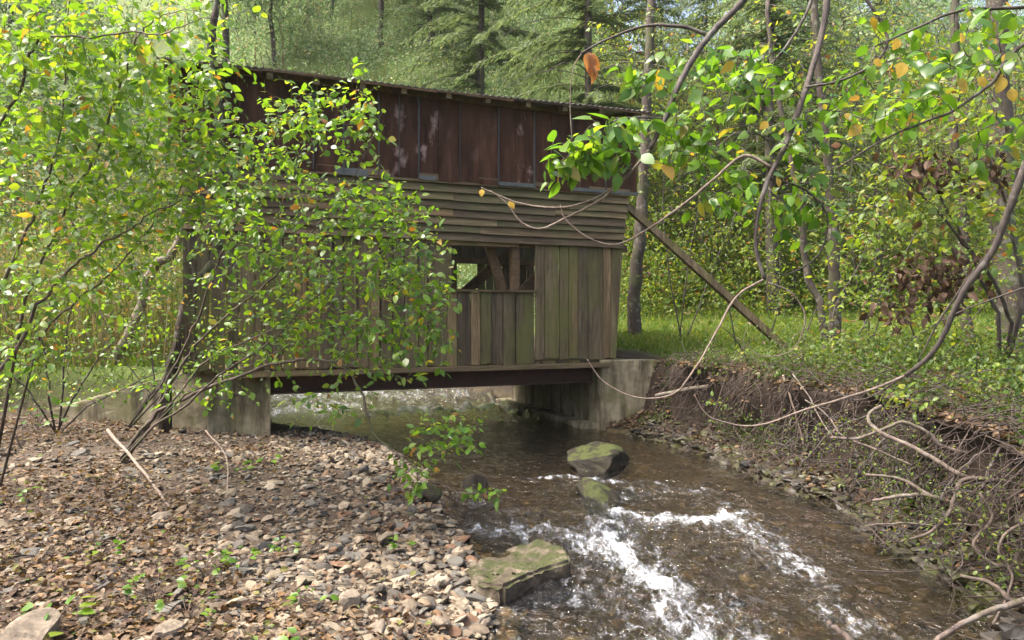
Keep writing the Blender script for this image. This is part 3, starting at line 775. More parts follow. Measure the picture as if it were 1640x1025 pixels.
# the named rocks of the photo
def slab_rock():
    """angular slab: flat sloping top, dark undercut face to the water"""
    import bmesh
    rg = np.random.default_rng(12)
    # outline on plan (photo pixels on its top), then loft down
    top = [at(757, 903, 5.25), at(800, 884, 5.35), at(872, 862, 5.35), at(908, 880, 5.05), at(915, 897, 4.85), at(860, 912, 4.70), at(806, 938, 4.45), at(760, 930, 4.55), at(742, 912, 4.9)]
    top = np.array(top); cen = top.mean(0)
    low = top.copy(); low[:, 2] = -0.26; low[:, :2] = cen[:2] + (top[:, :2] - cen[:2]) * 1.02
    bm = bmesh.new()
    a = [bm.verts.new(p) for p in top]; b = [bm.verts.new(p) for p in low]; n = len(a)
    bm.faces.new(a); bm.faces.new(b[::-1])
    for i in range(n): bm.faces.new((a[i], b[i], b[(i + 1) % n], a[(i + 1) % n]))
    bmesh.ops.recalc_face_normals(bm, faces=bm.faces)
    bmesh.ops.bevel(bm, geom=list(bm.edges), offset=0.02, segments=2, affect='EDGES')
    for _ in range(6):
        bmesh.ops.triangulate(bm, faces=bm.faces)
        big = [e for e in bm.edges if e.calc_length() > 0.03]
        if not big: break
        bmesh.ops.subdivide_edges(bm, edges=big, cuts=1)
    bmesh.ops.triangulate(bm, faces=bm.faces); bm.normal_update()
    co = np.array([v.co[:] for v in bm.verts]); no = np.array([v.normal[:] for v in bm.verts])
    d = (fbm(co[:, 0] * 7 + co[:, 2] * 5, co[:, 1] * 7 - co[:, 2] * 4, 3) - .5) * .075 + (fbm(co[:, 0] * 26 + co[:, 2] * 19, co[:, 1] * 26, 4) - .5) * .02
    co += no * d[:, None]
    Fc = np.array([[v.index for v in f.verts] for f in bm.faces]); bm.free()
    o = MB().add(co - cen, [Fc]).build('boulder', MAT['slab']); o.location = cen
    return tag(o, 'large angular moss-topped slab at the edge of the gravel bar beside the white water', 'boulder')
slab_rock()
p = onz(952, 764, -0.08)
rock('boulder', 'mossy wedge-shaped boulder standing in the stream in front of the right abutment', 'boulder', p + (0, .16, -.06), (.42, .30, .20), 4, MAT['boulder'], (0.1, -.12, .3), 5, 7, .11, depth=(.5, .85))
p = onz(962, 822, -0.14)
rock('boulder', 'dark wet boulder with stranded leaves splitting the rapid', 'boulder', p + (0, .20, -.10), (.22, .34, .17), 8, MAT['boulder'], (0.3, 0.1, .2), 5, 7, .11)
p = onz(762, 790, -0.05)
rock('stone', 'small dark wet stone alone in calm water right of the drooping branch tip', 'stone', p + (0, .08, -.02), (.14, .11, .10), 15, MAT['boulder'], (0, 0, .4), 3, 8)
p = onz(682, 803, 0.0)
rock('stone', 'dark grey wedge stone at the waterline under the drooping branch', 'stone', p + (0, .1, -.02), (.17, .12, .10), 21, MAT['boulder'], (0, .25, -.5), 3, 8)
p = onz(1010, 742, -0.02)
named = [   # px, py (foot), size, material, label
    (788, 972, .10, 'gravel', 'rounded brown stone touching the near corner of the mossy slab'),
    (703, 935, .10, 'gravel', 'upright tan wedge stone left of the mossy slab'),
    (742, 975, .095, 'gravel', 'flat oval brown stone tipped on edge left of the rounded brown stone'),
    (655, 928, .085, 'gravel', 'mustard brown stone lying in the gravel left of the tan wedge stone'),
    (270, 985, .10, 'gravel', 'pale angular stone facing up at the lower left of the gravel bar'),
    (258, 835, .10, 'gravel', 'cream block-shaped stone in the middle of the gravel bar'),
    (432, 830, .085, 'gravel', 'dark rounded stone on the gravel bar beyond the seedlings'),
    (58, 1008, .17, 'gravel', 'big pale flat slab among dead leaves in the lower left corner'),
    (615, 840, .10, 'gravel', 'long grey stone lying across the middle of the gravel bar'),
    (600, 955, .09, 'gravel', 'thick yellowish stone near the bottom of the gravel bar'),
    (560, 925, .095, 'gravel', 'broad buff stone behind the thick yellowish stone'),
]
for i, (px, py, s, mt, lab) in enumerate(named):
    q = onz(px, py, 0.12); q[2] = ground(q[0], q[1]) - s * .12
    rg = np.random.default_rng(300 + i)
    rock('stone', lab, 'stone', q, (s, s * rg.uniform(.6, .8), s * rg.uniform(.38, .6)), 100 + i, MAT['bigstone'], (rg.normal(0, .25), rg.normal(0, .25), rg.uniform(0, 6)), 3, 9)
# more large stones on the bar, each its own object (shared shapes)
rg = np.random.default_rng(77)
shapes = []
for i in range(10):
    V, Fc = rock_shape(rg, 3, 9, (.4, .85), .05)
    shapes.append(MB().add(V * np.array((1, rg.uniform(.55, .85), rg.uniform(.25, .5))), [Fc]).mesh('stone', MAT['gravel']))
n = 0
while n < 170:
    y = 3.2 + 4.6 * rg.uniform() ** 1.5; x = rg.uniform(-.75 * y, 0.1)
    if shoreL(np.array(y)) - x < 0.02: continue
    o = bpy.data.objects.new('stone', shapes[n % 10]); COL.objects.link(o)
    s = .05 + .06 * rg.uniform() ** 2
    o.scale = (s, s, s); o.rotation_euler = (rg.normal(0, .3), rg.normal(0, .3), rg.uniform(0, 6.3))
    o.location = (x, y, float(ground(x, y)) + s * .12)
    tag(o, 'flat weathered stone lying loose on the gravel bar', 'stone', 'larger loose stones on the gravel bar'); n += 1
# gravel: one mass of small stones
def stone_mass(name, mt, xs, ys, sizes, zoff, rng, flat=(.16, .5), kinds=12, label=None, sub=1):
    mb = MB(); kk = rng.integers(0, kinds, len(xs)); zs = ground(xs, ys)
    for k in range(kinds):
        V, Fc = rock_shape(rng, sub, 7, (.5, .85), .0)
        V = V * np.array((1, rng.uniform(.42, .9), 1))
        sel = np.where(kk == k)[0]; n = len(sel)
        if not n: continue
        s = sizes[sel]; fl = rng.uniform(flat[0], flat[1], n)
        sc = np.stack([s, s, s * fl], -1)
        az, tx, ty = rng.uniform(0, 6.28, n), rng.normal(0, .28, n), rng.normal(0, .28, n)
        P = V[None] * sc[:, None]
        x, y, z = P[..., 0], P[..., 1], P[..., 2]
        y, z = y * np.cos(tx)[:, None] - z * np.sin(tx)[:, None], y * np.sin(tx)[:, None] + z * np.cos(tx)[:, None]
        x, z = x * np.cos(ty)[:, None] + z * np.sin(ty)[:, None], -x * np.sin(ty)[:, None] + z * np.cos(ty)[:, None]
        x, y = x * np.cos(az)[:, None] - y * np.sin(az)[:, None], x * np.sin(az)[:, None] + y * np.cos(az)[:, None]
        P = np.stack([x + xs[sel][:, None], y + ys[sel][:, None], z + (zs[sel] + zoff * s)[:, None]], -1)
        mb.many(P, [Fc])
    return tag(mb.build(name, mt), label, kind='stuff')
rg = np.random.default_rng(3)
M = 60000
ys = 2.4 + 8.6 * rg.uniform(size=M) ** 1.6; xs = rg.uniform(-.8, .12, M) * ys
ok = (shoreL(ys) - xs > -0.12) & (rg.uniform(size=M) < 0.5) & ((ys < 8.6 + .19 * (-2.98 - xs)) | (xs > -2.9)) & (xs > -6.6)
ok &= rg.uniform(size=M) < (0.45 + 0.55 * sstep(3.6, .6, shoreL(ys) - xs))
xs, ys = xs[ok], ys[ok]
sz = np.exp(rg.normal(-3.75, .5, len(xs))); sz = np.clip(sz * (1 + .45 * sstep(1.6, .2, shoreL(ys) - xs)), .010, .09)
fine = ys < 5.2
stone_mass('gravel', MAT['gravel'], xs[fine], ys[fine], sz[fine], .18, rg, label='grey and tan stream gravel covering the left bar', sub=2)
stone_mass('gravel', MAT['gravel'], xs[~fine], ys[~fine], sz[~fine], .18, rg, label='grey and tan stream gravel farther up the left bar')
# stream bed cobbles
M = 3500
ys = 2.8 + 10 * rg.uniform(size=M) ** 1.5
u = rg.uniform(-.02, 1.02, M); xs = shoreL(ys) * (1 - u) + shoreR(ys) * u
stone_mass('stream_bed_cobbles', MAT['bedstone'], xs, ys, np.exp(rg.normal(-3.1, .55, M)).clip(.012, .14), -.1, rg, label='brown cobbles lying on the stream bed')
# rocks at the toe of the right bank
M = 3400
ys = 3.2 + 7 * rg.uniform(size=M); xs = shoreR(ys) + np.abs(rg.normal(0, .32, M)) - .12
ok = ~((ys > 9.9) & (xs < 2.3)); xs, ys = xs[ok], ys[ok]
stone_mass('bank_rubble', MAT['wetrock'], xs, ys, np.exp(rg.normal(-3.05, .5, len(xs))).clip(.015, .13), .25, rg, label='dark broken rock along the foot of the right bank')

# ------------------------------------------------------------------ leaves
def T_leaf(wd=.30, fold=.10, droop=.16, rows=4):
    """leaf template with pointed oval outline, folded along the midrib; x across, y along, z up"""
    ys = np.linspace(0, 1, rows + 1); V = []; f4 = []; f3 = []
    for i, y in enumerate(ys):
        h = wd * (math.sin(math.pi * y ** 0.8) ** .85) if 0 < y < 1 else 0
        z = -droop * y * y
        V += [(-h, y, z + fold * h / wd * .5), (0, y, z - .0), (h, y, z + fold * h / wd * .5)]
    for i in range(rows):
        a, b = 3 * i, 3 * i + 3
        f4 += [(a, a + 1, b + 1, b), (a + 1, a + 2, b + 2, b + 1)]
    return np.array(V), [np.array(f4)]
TL1 = T_leaf(); TL2 = T_leaf(.24, .12, .22, 5)
T_DIA = (np.array([(0, 0, 0), (.26, .45, .05), (0, 1, -.1), (-.26, .45, .05)], float), [np.array([(0, 1, 2, 3)])])
T_NEED = (np.array([(0, 0, 0), (.10, .4, .0), (0, 1, -.08), (-.10, .4, .0)], float), [np.array([(0, 1, 2, 3)])])
def leaves(mb, P, D, Nn, s, tpl):
    P, D, Nn, s = map(np.asarray, (P, D, Nn, s))
    D = unit(D); X = unit(np.cross(D, Nn)); Z = np.cross(X, D)
    V, fa = tpl
    Q = P[:, None] + s[:, None, None] * (V[None, :, 0:1] * X[:, None] + V[None, :, 1:2] * D[:, None] + V[None, :, 2:3] * Z[:, None])
    mb.many(Q, fa)
def colonize(nodes, targets, rng, bend=.12, n=6):
    """join every target to the nearest point already grown; returns the twig curves"""
    nodes = np.asarray(nodes, float); targets = np.asarray(targets, float)
    d0 = np.array([np.min(((nodes - t) ** 2).sum(1)) for t in targets])
    paths = []
    for i in np.argsort(d0):
        t = targets[i]
        q = ((nodes - t) ** 2).sum(1) + .15 * np.maximum(nodes[:, 2] - t[2], 0) ** 2
        a = nodes[np.argmin(q)]; L = np.linalg.norm(t - a)
        mid = (a + t) / 2 + rng.normal(0, bend * L, 3) + np.array((0, 0, .10 * L))
        s = np.linspace(0, 1, n)[:, None]
        P = a * (1 - s) ** 2 + 2 * mid * s * (1 - s) + t * s * s
        paths.append(P); nodes = np.vstack([nodes, P[1:]])
    return paths
def leaf_path(P, rng, step, start, size, acc, up=(0, -.3, 1.0), jit=.45, droop=.25, side=.9):
    """alternate leaves along a twig; acc collects (P, D, N, s)"""
    seg = np.linalg.norm(np.diff(P, axis=0), axis=1); L = seg.sum()
    if L < 1e-4: return
    cum = np.concatenate([[0], np.cumsum(seg)]); s0 = L * start; k = rng.integers(0, 2)
    for s in np.append(np.arange(s0, L, step), L):
        i = min(np.searchsorted(cum, s, side='right') - 1, len(seg) - 1); t = (s - cum[i]) / max(seg[i], 1e-6)
        p = P[i] * (1 - t) + P[i + 1] * t; T = unit(P[i + 1] - P[i])
        sd_ = unit(np.cross(T, (0, 0, 1)) + 1e-6); k ^= 1
        D = T * .55 + sd_ * (side if k else -side) + rng.normal(0, .3, 3); D[2] -= droop
        if s == L: D = T + rng.normal(0, .2, 3); D[2] -= droop
        acc[0].append(p); acc[1].append(D); acc[2].append(np.array(up) + rng.normal(0, jit, 3)); acc[3].append(size * rng.choice((.45, .7, .9, 1.1, 1.35)) * rng.uniform(.85, 1.15))
VARIANTS = [T_leaf(.30, .10, .16), T_leaf(.25, .26, .30), T_leaf(.33, .05, .08), T_leaf(.28, -.08, .42)]
def flush(acc, mb, tpl):
    if not acc[0]: return
    if tpl is TL1 or tpl is TL2:
        k = np.random.default_rng(len(acc[0])).integers(0, 4, len(acc[0]))
        for q in range(4):
            i = np.where(k == q)[0]
            if len(i): leaves(mb, *[np.asarray(a)[i] for a in acc], VARIANTS[q])
    else: leaves(mb, acc[0], acc[1], acc[2], acc[3], tpl)
def blob(rng, px, py, rx, ry, Y, dY, n, clip=None):
    out_ = []
    while len(out_) < n:
        a, b = rng.normal(0, .5, 2)
        if abs(a) > 1.1 or abs(b) > 1.1: continue
        out_.append(at(px + a * rx, py + b * ry, Y + rng.uniform(-dY, dY)))
    return out_
def taper(P, r0, r1): return np.linspace(r0, r1, len(P)) 

# ------------------------------------------------------------------ leaning shrub on the gravel bar, left
def pxpath(pts, n=8): return smooth([at(*p) for p in pts], n)
def gbase(px, py, Y, dz=.03):
    p = at(px, py, Y); return np.array((p[0], p[1], float(ground(p[0], p[1])) - dz))
def shrub(name, label, cat, base, stems, blobs, seed, leafmat, barkmat, size, tpl=TL1, step=.07, start=.35, tw=.0035, group=None, jit=.45, stem_jit=.01, up=(0, -.3, 1), yellow=0, droop=.25, dens=1.0, sr=1.0):
    """stems: list of (photo path with depth, r0, r1); blobs: where the twig ends spread"""
    rg = np.random.default_rng(seed)
    root = thing(name, label, cat, base, 0, group); base = np.asarray(base, float)
    nodes = []
    for P, r0, r1 in stems:
        P = wob(P, stem_jit * math.sqrt(len(P)), rg)
        MB().tube(P - base, taper(P, r0 * sr, r1 * sr), 7, .05, rg).build('stem', barkmat, root, True)
        nodes.append(P[len(P) // 5:])
    nodes = np.vstack(nodes)
    T = []
    for b in blobs: T += blob(rg, *b[:6], int(b[6] * dens))
    paths = colonize(nodes, T, rg)
    tm, lm = MB(), MB(); acc = ([], [], [], [])
    for P in paths:
        tm.tube(P - base, np.linspace(tw, tw * .45, len(P)), 4)
        leaf_path(P - base, rg, step, start, size, acc, up, jit, droop)
    tag(tm.build('twigs', barkmat, root, True), kind='stuff')
    flush(acc, lm, tpl); tag(lm.build('foliage', leafmat, root, True), kind='stuff')
    return root, len(acc[0])
b0 = gbase(187, 742, 6.8)
st = [
    (np.vstack([[b0], pxpath([(215, 705, 6.75), (262, 655, 6.65), (330, 622, 6.5), (440, 583, 6.2), (520, 577, 6.0), (565, 605, 5.9), (590, 660, 5.8), (604, 705, 5.75), (640, 728, 5.7), (690, 768, 5.6), (745, 792, 5.5), (822, 800, 5.4)])]), .045, .004),
    (np.vstack([[b0 + (.04, .05, 0)], pxpath([(228, 695, 6.9), (280, 605, 6.9), (325, 545, 6.8), (425, 452, 6.6), (520, 350, 6.3), (590, 250, 6.0), (612, 180, 5.9)])]), .04, .004),
    (np.vstack([[b0 + (-.05, .1, 0)], pxpath([(235, 690, 7.0), (300, 560, 7.0), (345, 440, 6.8), (392, 330, 6.5), (430, 230, 6.3), (480, 160, 6.1)])]), .032, .004),
    (np.vstack([[b0 + (.02, -.06, 0)], pxpath([(250, 680, 6.6), (350, 610, 6.3), (430, 560, 6.1), (520, 470, 5.9), (610, 410, 5.7), (690, 385, 5.6)])]), .028, .004),
    (np.vstack([[b0 + (.03, -.02, 0)], pxpath([(255, 672, 6.7), (330, 585, 6.5), (440, 530, 6.2), (560, 515, 6.0), (650, 490, 5.9), (720, 470, 5.8)])]), .022, .003),
    (np.vstack([[b0 + (-.02, -.02, 0)], pxpath([(300, 630, 6.5), (400, 590, 6.3), (500, 540, 6.1), (600, 500, 6.0)])]), .018, .003),
]
bl = [(500, 180, 90, 60, 6.0, .5, 60), (585, 200, 40, 90, 5.8, .3, 34), (440, 260, 110, 90, 6.2, .6, 90), (560, 330, 110, 50, 6.0, .5, 75), (630, 350, 70, 60, 5.8, .4, 60),
      (540, 430, 130, 60, 6.0, .6, 90), (660, 440, 70, 60, 5.8, .4, 70), (560, 530, 130, 50, 6.0, .5, 60), (690, 520, 50, 60, 5.8, .3, 30), (610, 585, 110, 30, 6.0, .4, 26), (400, 400, 110, 80, 6.4, .6, 70),
      (450, 540, 90, 60, 6.3, .5, 26), (720, 700, 70, 40, 5.6, .25, 34), (660, 760, 50, 40, 5.6, .2, 12), (780, 790, 40, 16, 5.45, .15, 8), (360, 320, 70, 90, 6.5, .5, 50), (320, 620, 120, 50, 6.5, .4, 14), (520, 650, 90, 40, 6.0, .4, 12), (480, 500, 130, 70, 6.3, .4, 40), (380, 560, 90, 60, 6.5, .4, 26), (640, 540, 90, 50, 6.0, .3, 24)]
print('shrub leaves', shrub('leaning_shrub', 'large leaning green shrub rooted in the gravel bar, one branch drooping over the water', 'shrub', b0, st, bl, 11, MAT['leaf'], MAT['bark'], .059, step=.052, jit=.65, dens=2.5, sr=.42, tw=.0024)[1])
# second shrub at the left frame edge, closer
b1 = gbase(-40, 640, 5.6)
st = [
    (np.vstack([[b1], pxpath([(0, 592, 5.5), (60, 500, 5.4), (110, 440, 5.3), (160, 400, 5.2), (215, 362, 5.1), (290, 320, 5.0), (385, 275, 4.9)])]), .032, .004),
    (np.vstack([[b1 + (-.1, .1, 0)], pxpath([(-20, 500, 5.6), (40, 380, 5.5), (85, 250, 5.3), (100, 120, 5.2), (110, -20, 5.1)])]), .03, .006),
    (np.vstack([[b1 + (.0, .15, 0)], pxpath([(40, 480, 5.8), (110, 340, 5.6), (180, 200, 5.4), (215, 90, 5.2), (240, 40, 5.1), (300, 15, 5.0)])]), .026, .004),
    (np.vstack([[b1 + (-.2, .2, 0)], pxpath([(-60, 300, 5.3), (20, 150, 5.0), (60, 55, 4.8), (160, 48, 4.7), (260, 40, 4.6), (350, 30, 4.6)])]), .025, .004),
    (np.vstack([[b1 + (.1, .1, 0)], pxpath([(60, 540, 5.8), (140, 470, 5.8), (200, 420, 5.7), (270, 330, 5.6), (310, 250, 5.5), (330, 130, 5.4)])]), .02, .004),
]
bl = [(60, 60, 130, 90, 5.0, .5, 110), (200, 90, 130, 90, 5.2, .5, 110), (60, 220, 120, 110, 5.2, .6, 110), (210, 220, 130, 100, 5.3, .6, 120), (320, 150, 60, 90, 5.4, .4, 50), (330, 240, 80, 60, 5.2, .4, 50), (110, 350, 130, 70, 5.4, .5, 70), (260, 330, 110, 60, 5.4, .5, 60), (60, 450, 90, 60, 5.5, .5, 26), (180, 440, 110, 60, 5.7, .5, 30), (60, 560, 90, 70, 5.6, .4, 14)]
print('shrub leaves', shrub('leafy_shrub', 'dense light green shrub filling the upper left, its brown stems leaning to the right', 'shrub', b1, st, bl, 23, MAT['leaf'], MAT['bark'], .063, step=.05, jit=.65, dens=2.9, sr=.5, tw=.0024)[1])
# leaning saplings behind, on the left bank
def sapling(name, label, pts, r0, r1, bm_, blobs, seed, lm, size=.09):
    Pp = pxpath(pts); x, y = Pp[0][:2]; b = np.array((x, y, float(ground(x, y)) - .05))
    Pp = np.vstack([[b], Pp])
    return shrub(name, label, 'tree', b, [(Pp, r0, r1)], blobs, seed, lm, bm_, size, stem_jit=.015, tw=.005)
sapling('leaning_tree', 'pale leaning tree trunk behind the shrubs on the left bank', [(160, 622, 9.6), (212, 528, 9.6), (250, 430, 9.7), (278, 395, 9.7), (330, 260, 9.8), (370, 100, 9.9)], .075, .04, MAT['barkpale'], [(330, 120, 90, 90, 9.8, .6, 30), (300, 20, 90, 60, 9.8, .6, 20)], 31, MAT['leaf'])
sapling('leaning_tree', 'dark mossy leaning trunk beside the left end of the bridge', [(262, 610, 8.5), (300, 470, 8.4), (337, 388, 8.4), (352, 250, 8.3), (346, 120, 8.2), (340, 60, 8.1), (350, -40, 8.1)], .075, .035, MAT['trunk'], [(340, 110, 70, 60, 8.1, .3, 30), (330, 20, 100, 50, 8.1, .5, 24), (345, 300, 50, 60, 8.2, .3, 12)], 32, MAT['leaf'])

# ------------------------------------------------------------------ branches hanging in from the upper right
def branch(name, label, paths, blobs, seed, lm, size, mt=None, tpl=TL2, step=.075, start=.45, droop=.6, tw=.003, group='branches hanging in from the right', extra=None, up=(-.1, -.5, .9), jit=.6):
    mt = mt or MAT['barkdark']
    rg = np.random.default_rng(seed)
    base = at(*paths[0][0][0]); root = thing(name, label, 'branch', base, 0, group); nodes = []
    for pts, r0, r1 in paths:
        P = wob(pxpath(pts), .006, rg)
        MB().tube(P - base, taper(P, r0, r1), 7, .06, rg).build('limb', MAT['vine'] if r1 <= .0025 else mt, root, True)
        nodes.append(P)
    tm, lmb = MB(), MB(); acc = ([], [], [], [])
    if blobs:
        T = []
        for b in blobs: T += blob(rg, *b[:6], int(b[6] * 1.5))
        for P in colonize(np.vstack(nodes), T, rg):
            tm.tube(P - base, np.linspace(tw, tw * .5, len(P)), 4); leaf_path(P - base, rg, step, start, size, acc, up, jit, droop)
        tag(tm.build('twigs', mt, root, True), kind='stuff')
        flush(acc, lmb, tpl); tag(lmb.build('foliage', lm, root, True), kind='stuff')
    if extra:
        nn = np.vstack(nodes)
        for px, py, Y, sz in extra:
            p = at(px, py, Y) - base; ex = MB(); sz *= rg.uniform(.5, .8)
            q = nn[np.argmin(((nn - base - p) ** 2).sum(1))] - base
            MB().tube(smooth([q, (q + p) / 2 + (0, 0, .012), p], 4), .0016, 4).build('leaf_stalk', mt, root)
            leaves(ex, [p], [np.array((rg.normal(0, .5), -.2, rg.normal(-.8, .3)))], [np.array((rg.normal(0, .35), -1, .4))], [sz], T_leaf(.36, .10, .18, 6))
            ex.build('yellow_leaf', MAT['yellow'], root, True)
    return root
branch('hanging_branch', 'dark branch sweeping before the right end of the bridge, with big leaves and bare tips', [
    ([(1230, -60, 4.0), (1190, 0, 3.95), (1130, 65, 3.9), (1090, 130, 3.85), (1065, 190, 3.8), (1040, 240, 3.75)], .021, .013),
    ([(1040, 240, 3.75), (1010, 275, 3.7), (960, 312, 3.65), (900, 331, 3.6), (830, 325, 3.6), (795, 312, 3.6), (770, 300, 3.6)], .008, .0024),
    ([(1040, 240, 3.75), (1000, 287, 3.75), (960, 320, 3.7), (905, 348, 3.7), (868, 364, 3.65), (835, 355, 3.65), (808, 322, 3.65), (785, 305, 3.65)], .008, .0024),
    ([(1130, 55, 3.9), (1090, 43, 3.9), (1030, 42, 3.95), (965, 66, 4.0), (930, 86, 4.0)], .011, .005),
    ([(1065, 190, 3.8), (1000, 190, 3.7), (950, 215, 3.65), (905, 255, 3.6)], .006, .003),
], [(990, 205, 60, 25, 3.65, .12, 18), (940, 240, 50, 40, 3.6, .12, 26), (1040, 120, 60, 30, 3.8, .12, 10), (990, 250, 40, 40, 3.6, .1, 12), (1085, 225, 30, 60, 3.8, .2, 14), (900, 265, 30, 30, 3.6, .1, 8)], 41, MAT['leaf2'], .085, extra=[(772, 303, 3.6, .06), (815, 322, 3.65, .07)])
branch('hanging_branch', 'long dark branch dropping from the top edge, curling into a pale loop above water', [
    ([(1330, -60, 3.7), (1325, 0, 3.7), (1315, 60, 3.7), (1285, 160, 3.65), (1255, 240, 3.6), (1230, 290, 3.6), (1213, 350, 3.6), (1212, 400, 3.6), (1224, 447, 3.6)], .019, .009),
    ([(1224, 447, 3.6), (1180, 476, 3.6), (1148, 530, 3.55), (1112, 592, 3.5), (1078, 630, 3.5), (1020, 637, 3.5), (968, 612, 3.5), (940, 575, 3.5)], .0062, .0022),
    ([(1235, 268, 3.6), (1190, 250, 3.6), (1140, 290, 3.6), (1090, 330, 3.6), (1040, 365, 3.6), (985, 391, 3.6), (940, 380, 3.6), (905, 350, 3.6), (897, 328, 3.6)], .0085, .0024),
    ([(1230, 452, 3.6), (1270, 470, 3.6), (1290, 510, 3.6), (1270, 560, 3.65), (1220, 570, 3.7), (1180, 540, 3.7)], .004, .002),
    ([(1232, 285, 3.6), (1290, 305, 3.7), (1325, 350, 3.75), (1310, 410, 3.75), (1260, 440, 3.7), (1230, 430, 3.65)], .006, .003),
    ([(1290, 140, 3.65), (1340, 130, 3.6), (1395, 105, 3.6), (1420, 70, 3.6), (1412, 38, 3.6), (1380, -10, 3.6)], .006, .008),
], [(1150, 160, 70, 60, 3.9, .3, 34), (1130, 250, 70, 60, 3.9, .3, 40), (1180, 310, 80, 40, 3.8, .3, 30), (1290, 330, 60, 60, 3.75, .2, 26), (1230, 110, 60, 50, 3.7, .2, 22), (1290, 230, 50, 60, 3.7, .2, 24)], 42, MAT['leaf2'], .066, extra=[(1230, 195, 3.6, .09), (1268, 282, 3.6, .07), (1245, 285, 3.6, .06)])
branch('hanging_branch', 'thin branch running down left from the right edge with large yellow leaves', [
    ([(1720, 40, 3.4), (1640, 72, 3.4), (1608, 100, 3.4), (1588, 132, 3.4), (1530, 175, 3.4), (1480, 195, 3.4), (1420, 222, 3.4), (1340, 270, 3.5)], .011, .004),
    ([(1640, 12, 3.6), (1540, 18, 3.6), (1460, 48, 3.6), (1400, 75, 3.6)], .009, .004),
], [(1560, 90, 90, 50, 3.5, .25, 30), (1450, 160, 90, 50, 3.6, .3, 30), (1590, 30, 80, 30, 3.6, .2, 18), (1420, 70, 60, 60, 3.7, .2, 18), (1360, 170, 60, 60, 3.7, .3, 22), (1600, 220, 60, 60, 3.6, .2, 14)], 43, MAT['leaf2'], .07,
    extra=[(1440, 62, 3.4, .12), (1447, 100, 3.4, .13), (1540, 52, 3.4, .1), (1612, 85, 3.4, .11), (1535, 125, 3.4, .11), (1605, 122, 3.4, .13), (1618, 142, 3.4, .10), (1568, 122, 3.4, .1), (1470, 182, 3.4, .11), (1506, 170, 3.4, .09), (1378, 200, 3.5, .11), (1352, 182, 3.5, .11), (1400, 95, 3.5, .08), (1590, 60, 3.5, .08)])
branch('hanging_branch', 'slim branch from the top edge slanting left between the two dark branches', [
    ([(1310, -40, 4.3), (1292, 20, 4.3), (1262, 70, 4.3), (1215, 120, 4.3), (1150, 155, 4.3)], .011, .004)],
    [(1190, 110, 70, 40, 4.3, .2, 22), (1100, 105, 60, 40, 4.3, .2, 12)], 44, MAT['leaf2'], .09)
branch('arching_branch', 'thick bare branch arching from the right edge over the bank, thin end hooking above water', [
    ([(1690, 120, 3.9), (1640, 270, 3.95), (1612, 345, 4.0), (1590, 400, 4.05), (1542, 468, 4.1), (1500, 555, 4.2), (1450, 602, 4.3)], .024, .013),
    ([(1450, 602, 4.3), (1390, 625, 4.3), (1300, 652, 4.35), (1210, 680, 4.4), (1150, 672, 4.4), (1125, 655, 4.4), (1112, 632, 4.4)], .0085, .0024),
    ([(1590, 400, 4.05), (1555, 440, 4.3), (1500, 520, 4.5), (1470, 580, 4.6)], .009, .004),
    ([(1660, 455, 4.4), (1590, 478, 4.4), (1535, 500, 4.5), (1495, 520, 4.5)], .006, .003),
    ([(1445, 605, 4.3), (1380, 640, 4.5), (1330, 620, 4.6), (1292, 590, 4.7), (1284, 560, 4.7)], .006, .003),
], None, 45, MAT['leaf2'], .09)
# curled dead leaf hanging from a twig
rg = np.random.default_rng(9)
p = at(942, 84, 4.0); mbl = MB()
leaves(mbl, [(0, 0, 0), (.012, -.004, -.015), (.02, .0, -.085), (.03, .004, -.07)], [(.15, -.1, -1), (.45, .1, -.9), (.25, .05, -1), (-.1, .1, -1)], [(.2, -1, .1), (-.6, -.8, .2), (.7, -.7, .1), (-.3, -1, -.2)], [.115, .095, .085, .075], T_leaf(.36, .42, .35, 7))
o = mbl.build('curled_leaf', MAT['curled'], None, True); o.location = p
tag(o, 'large curled orange-brown dead leaf hanging from a twig above the bridge roof', 'leaf')
mbl = MB().tube(pxpath([(931, 86, 4.0), (918, 110, 4.0), (913, 165, 4.0), (916, 225, 4.0)]), .0028, 5)
o = mbl.build('hanging_twig', MAT['vine'], None, True); tag(o, 'thin straight pale twig hanging down in front of the roof edge', 'twig')

# ------------------------------------------------------------------ trees behind
def spray(mb_acc, P, rng, step, length, fan=3):
    """flat feathery sprays either side of a conifer twig"""
    seg = np.linalg.norm(np.diff(P, axis=0), axis=1); cum = np.concatenate([[0], np.cumsum(seg)]); L = cum[-1]
    for s in np.arange(step, L, step):
        i = min(np.searchsorted(cum, s, side='right') - 1, len(seg) - 1); t = (s - cum[i]) / max(seg[i], 1e-6)
        p = P[i] * (1 - t) + P[i + 1] * t; T = unit(P[i + 1] - P[i]); sd_ = unit(np.cross(T, (0, 0, 1)) + 1e-6)
        ln = length * (1.15 - .6 * s / L)
        for k in (-1, 1):
            for f in range(fan):
                a = rng.uniform(.35, 1.25)
                D = T * math.cos(a) + sd_ * k * math.sin(a); D[2] -= rng.uniform(.05, .5)
                mb_acc[0].append(p + rng.normal(0, .03, 3)); mb_acc[1].append(D); mb_acc[2].append(np.array((0, -.2, 1)) + rng.normal(0, .35, 3)); mb_acc[3].append(ln * rng.uniform(.5, 1.15))
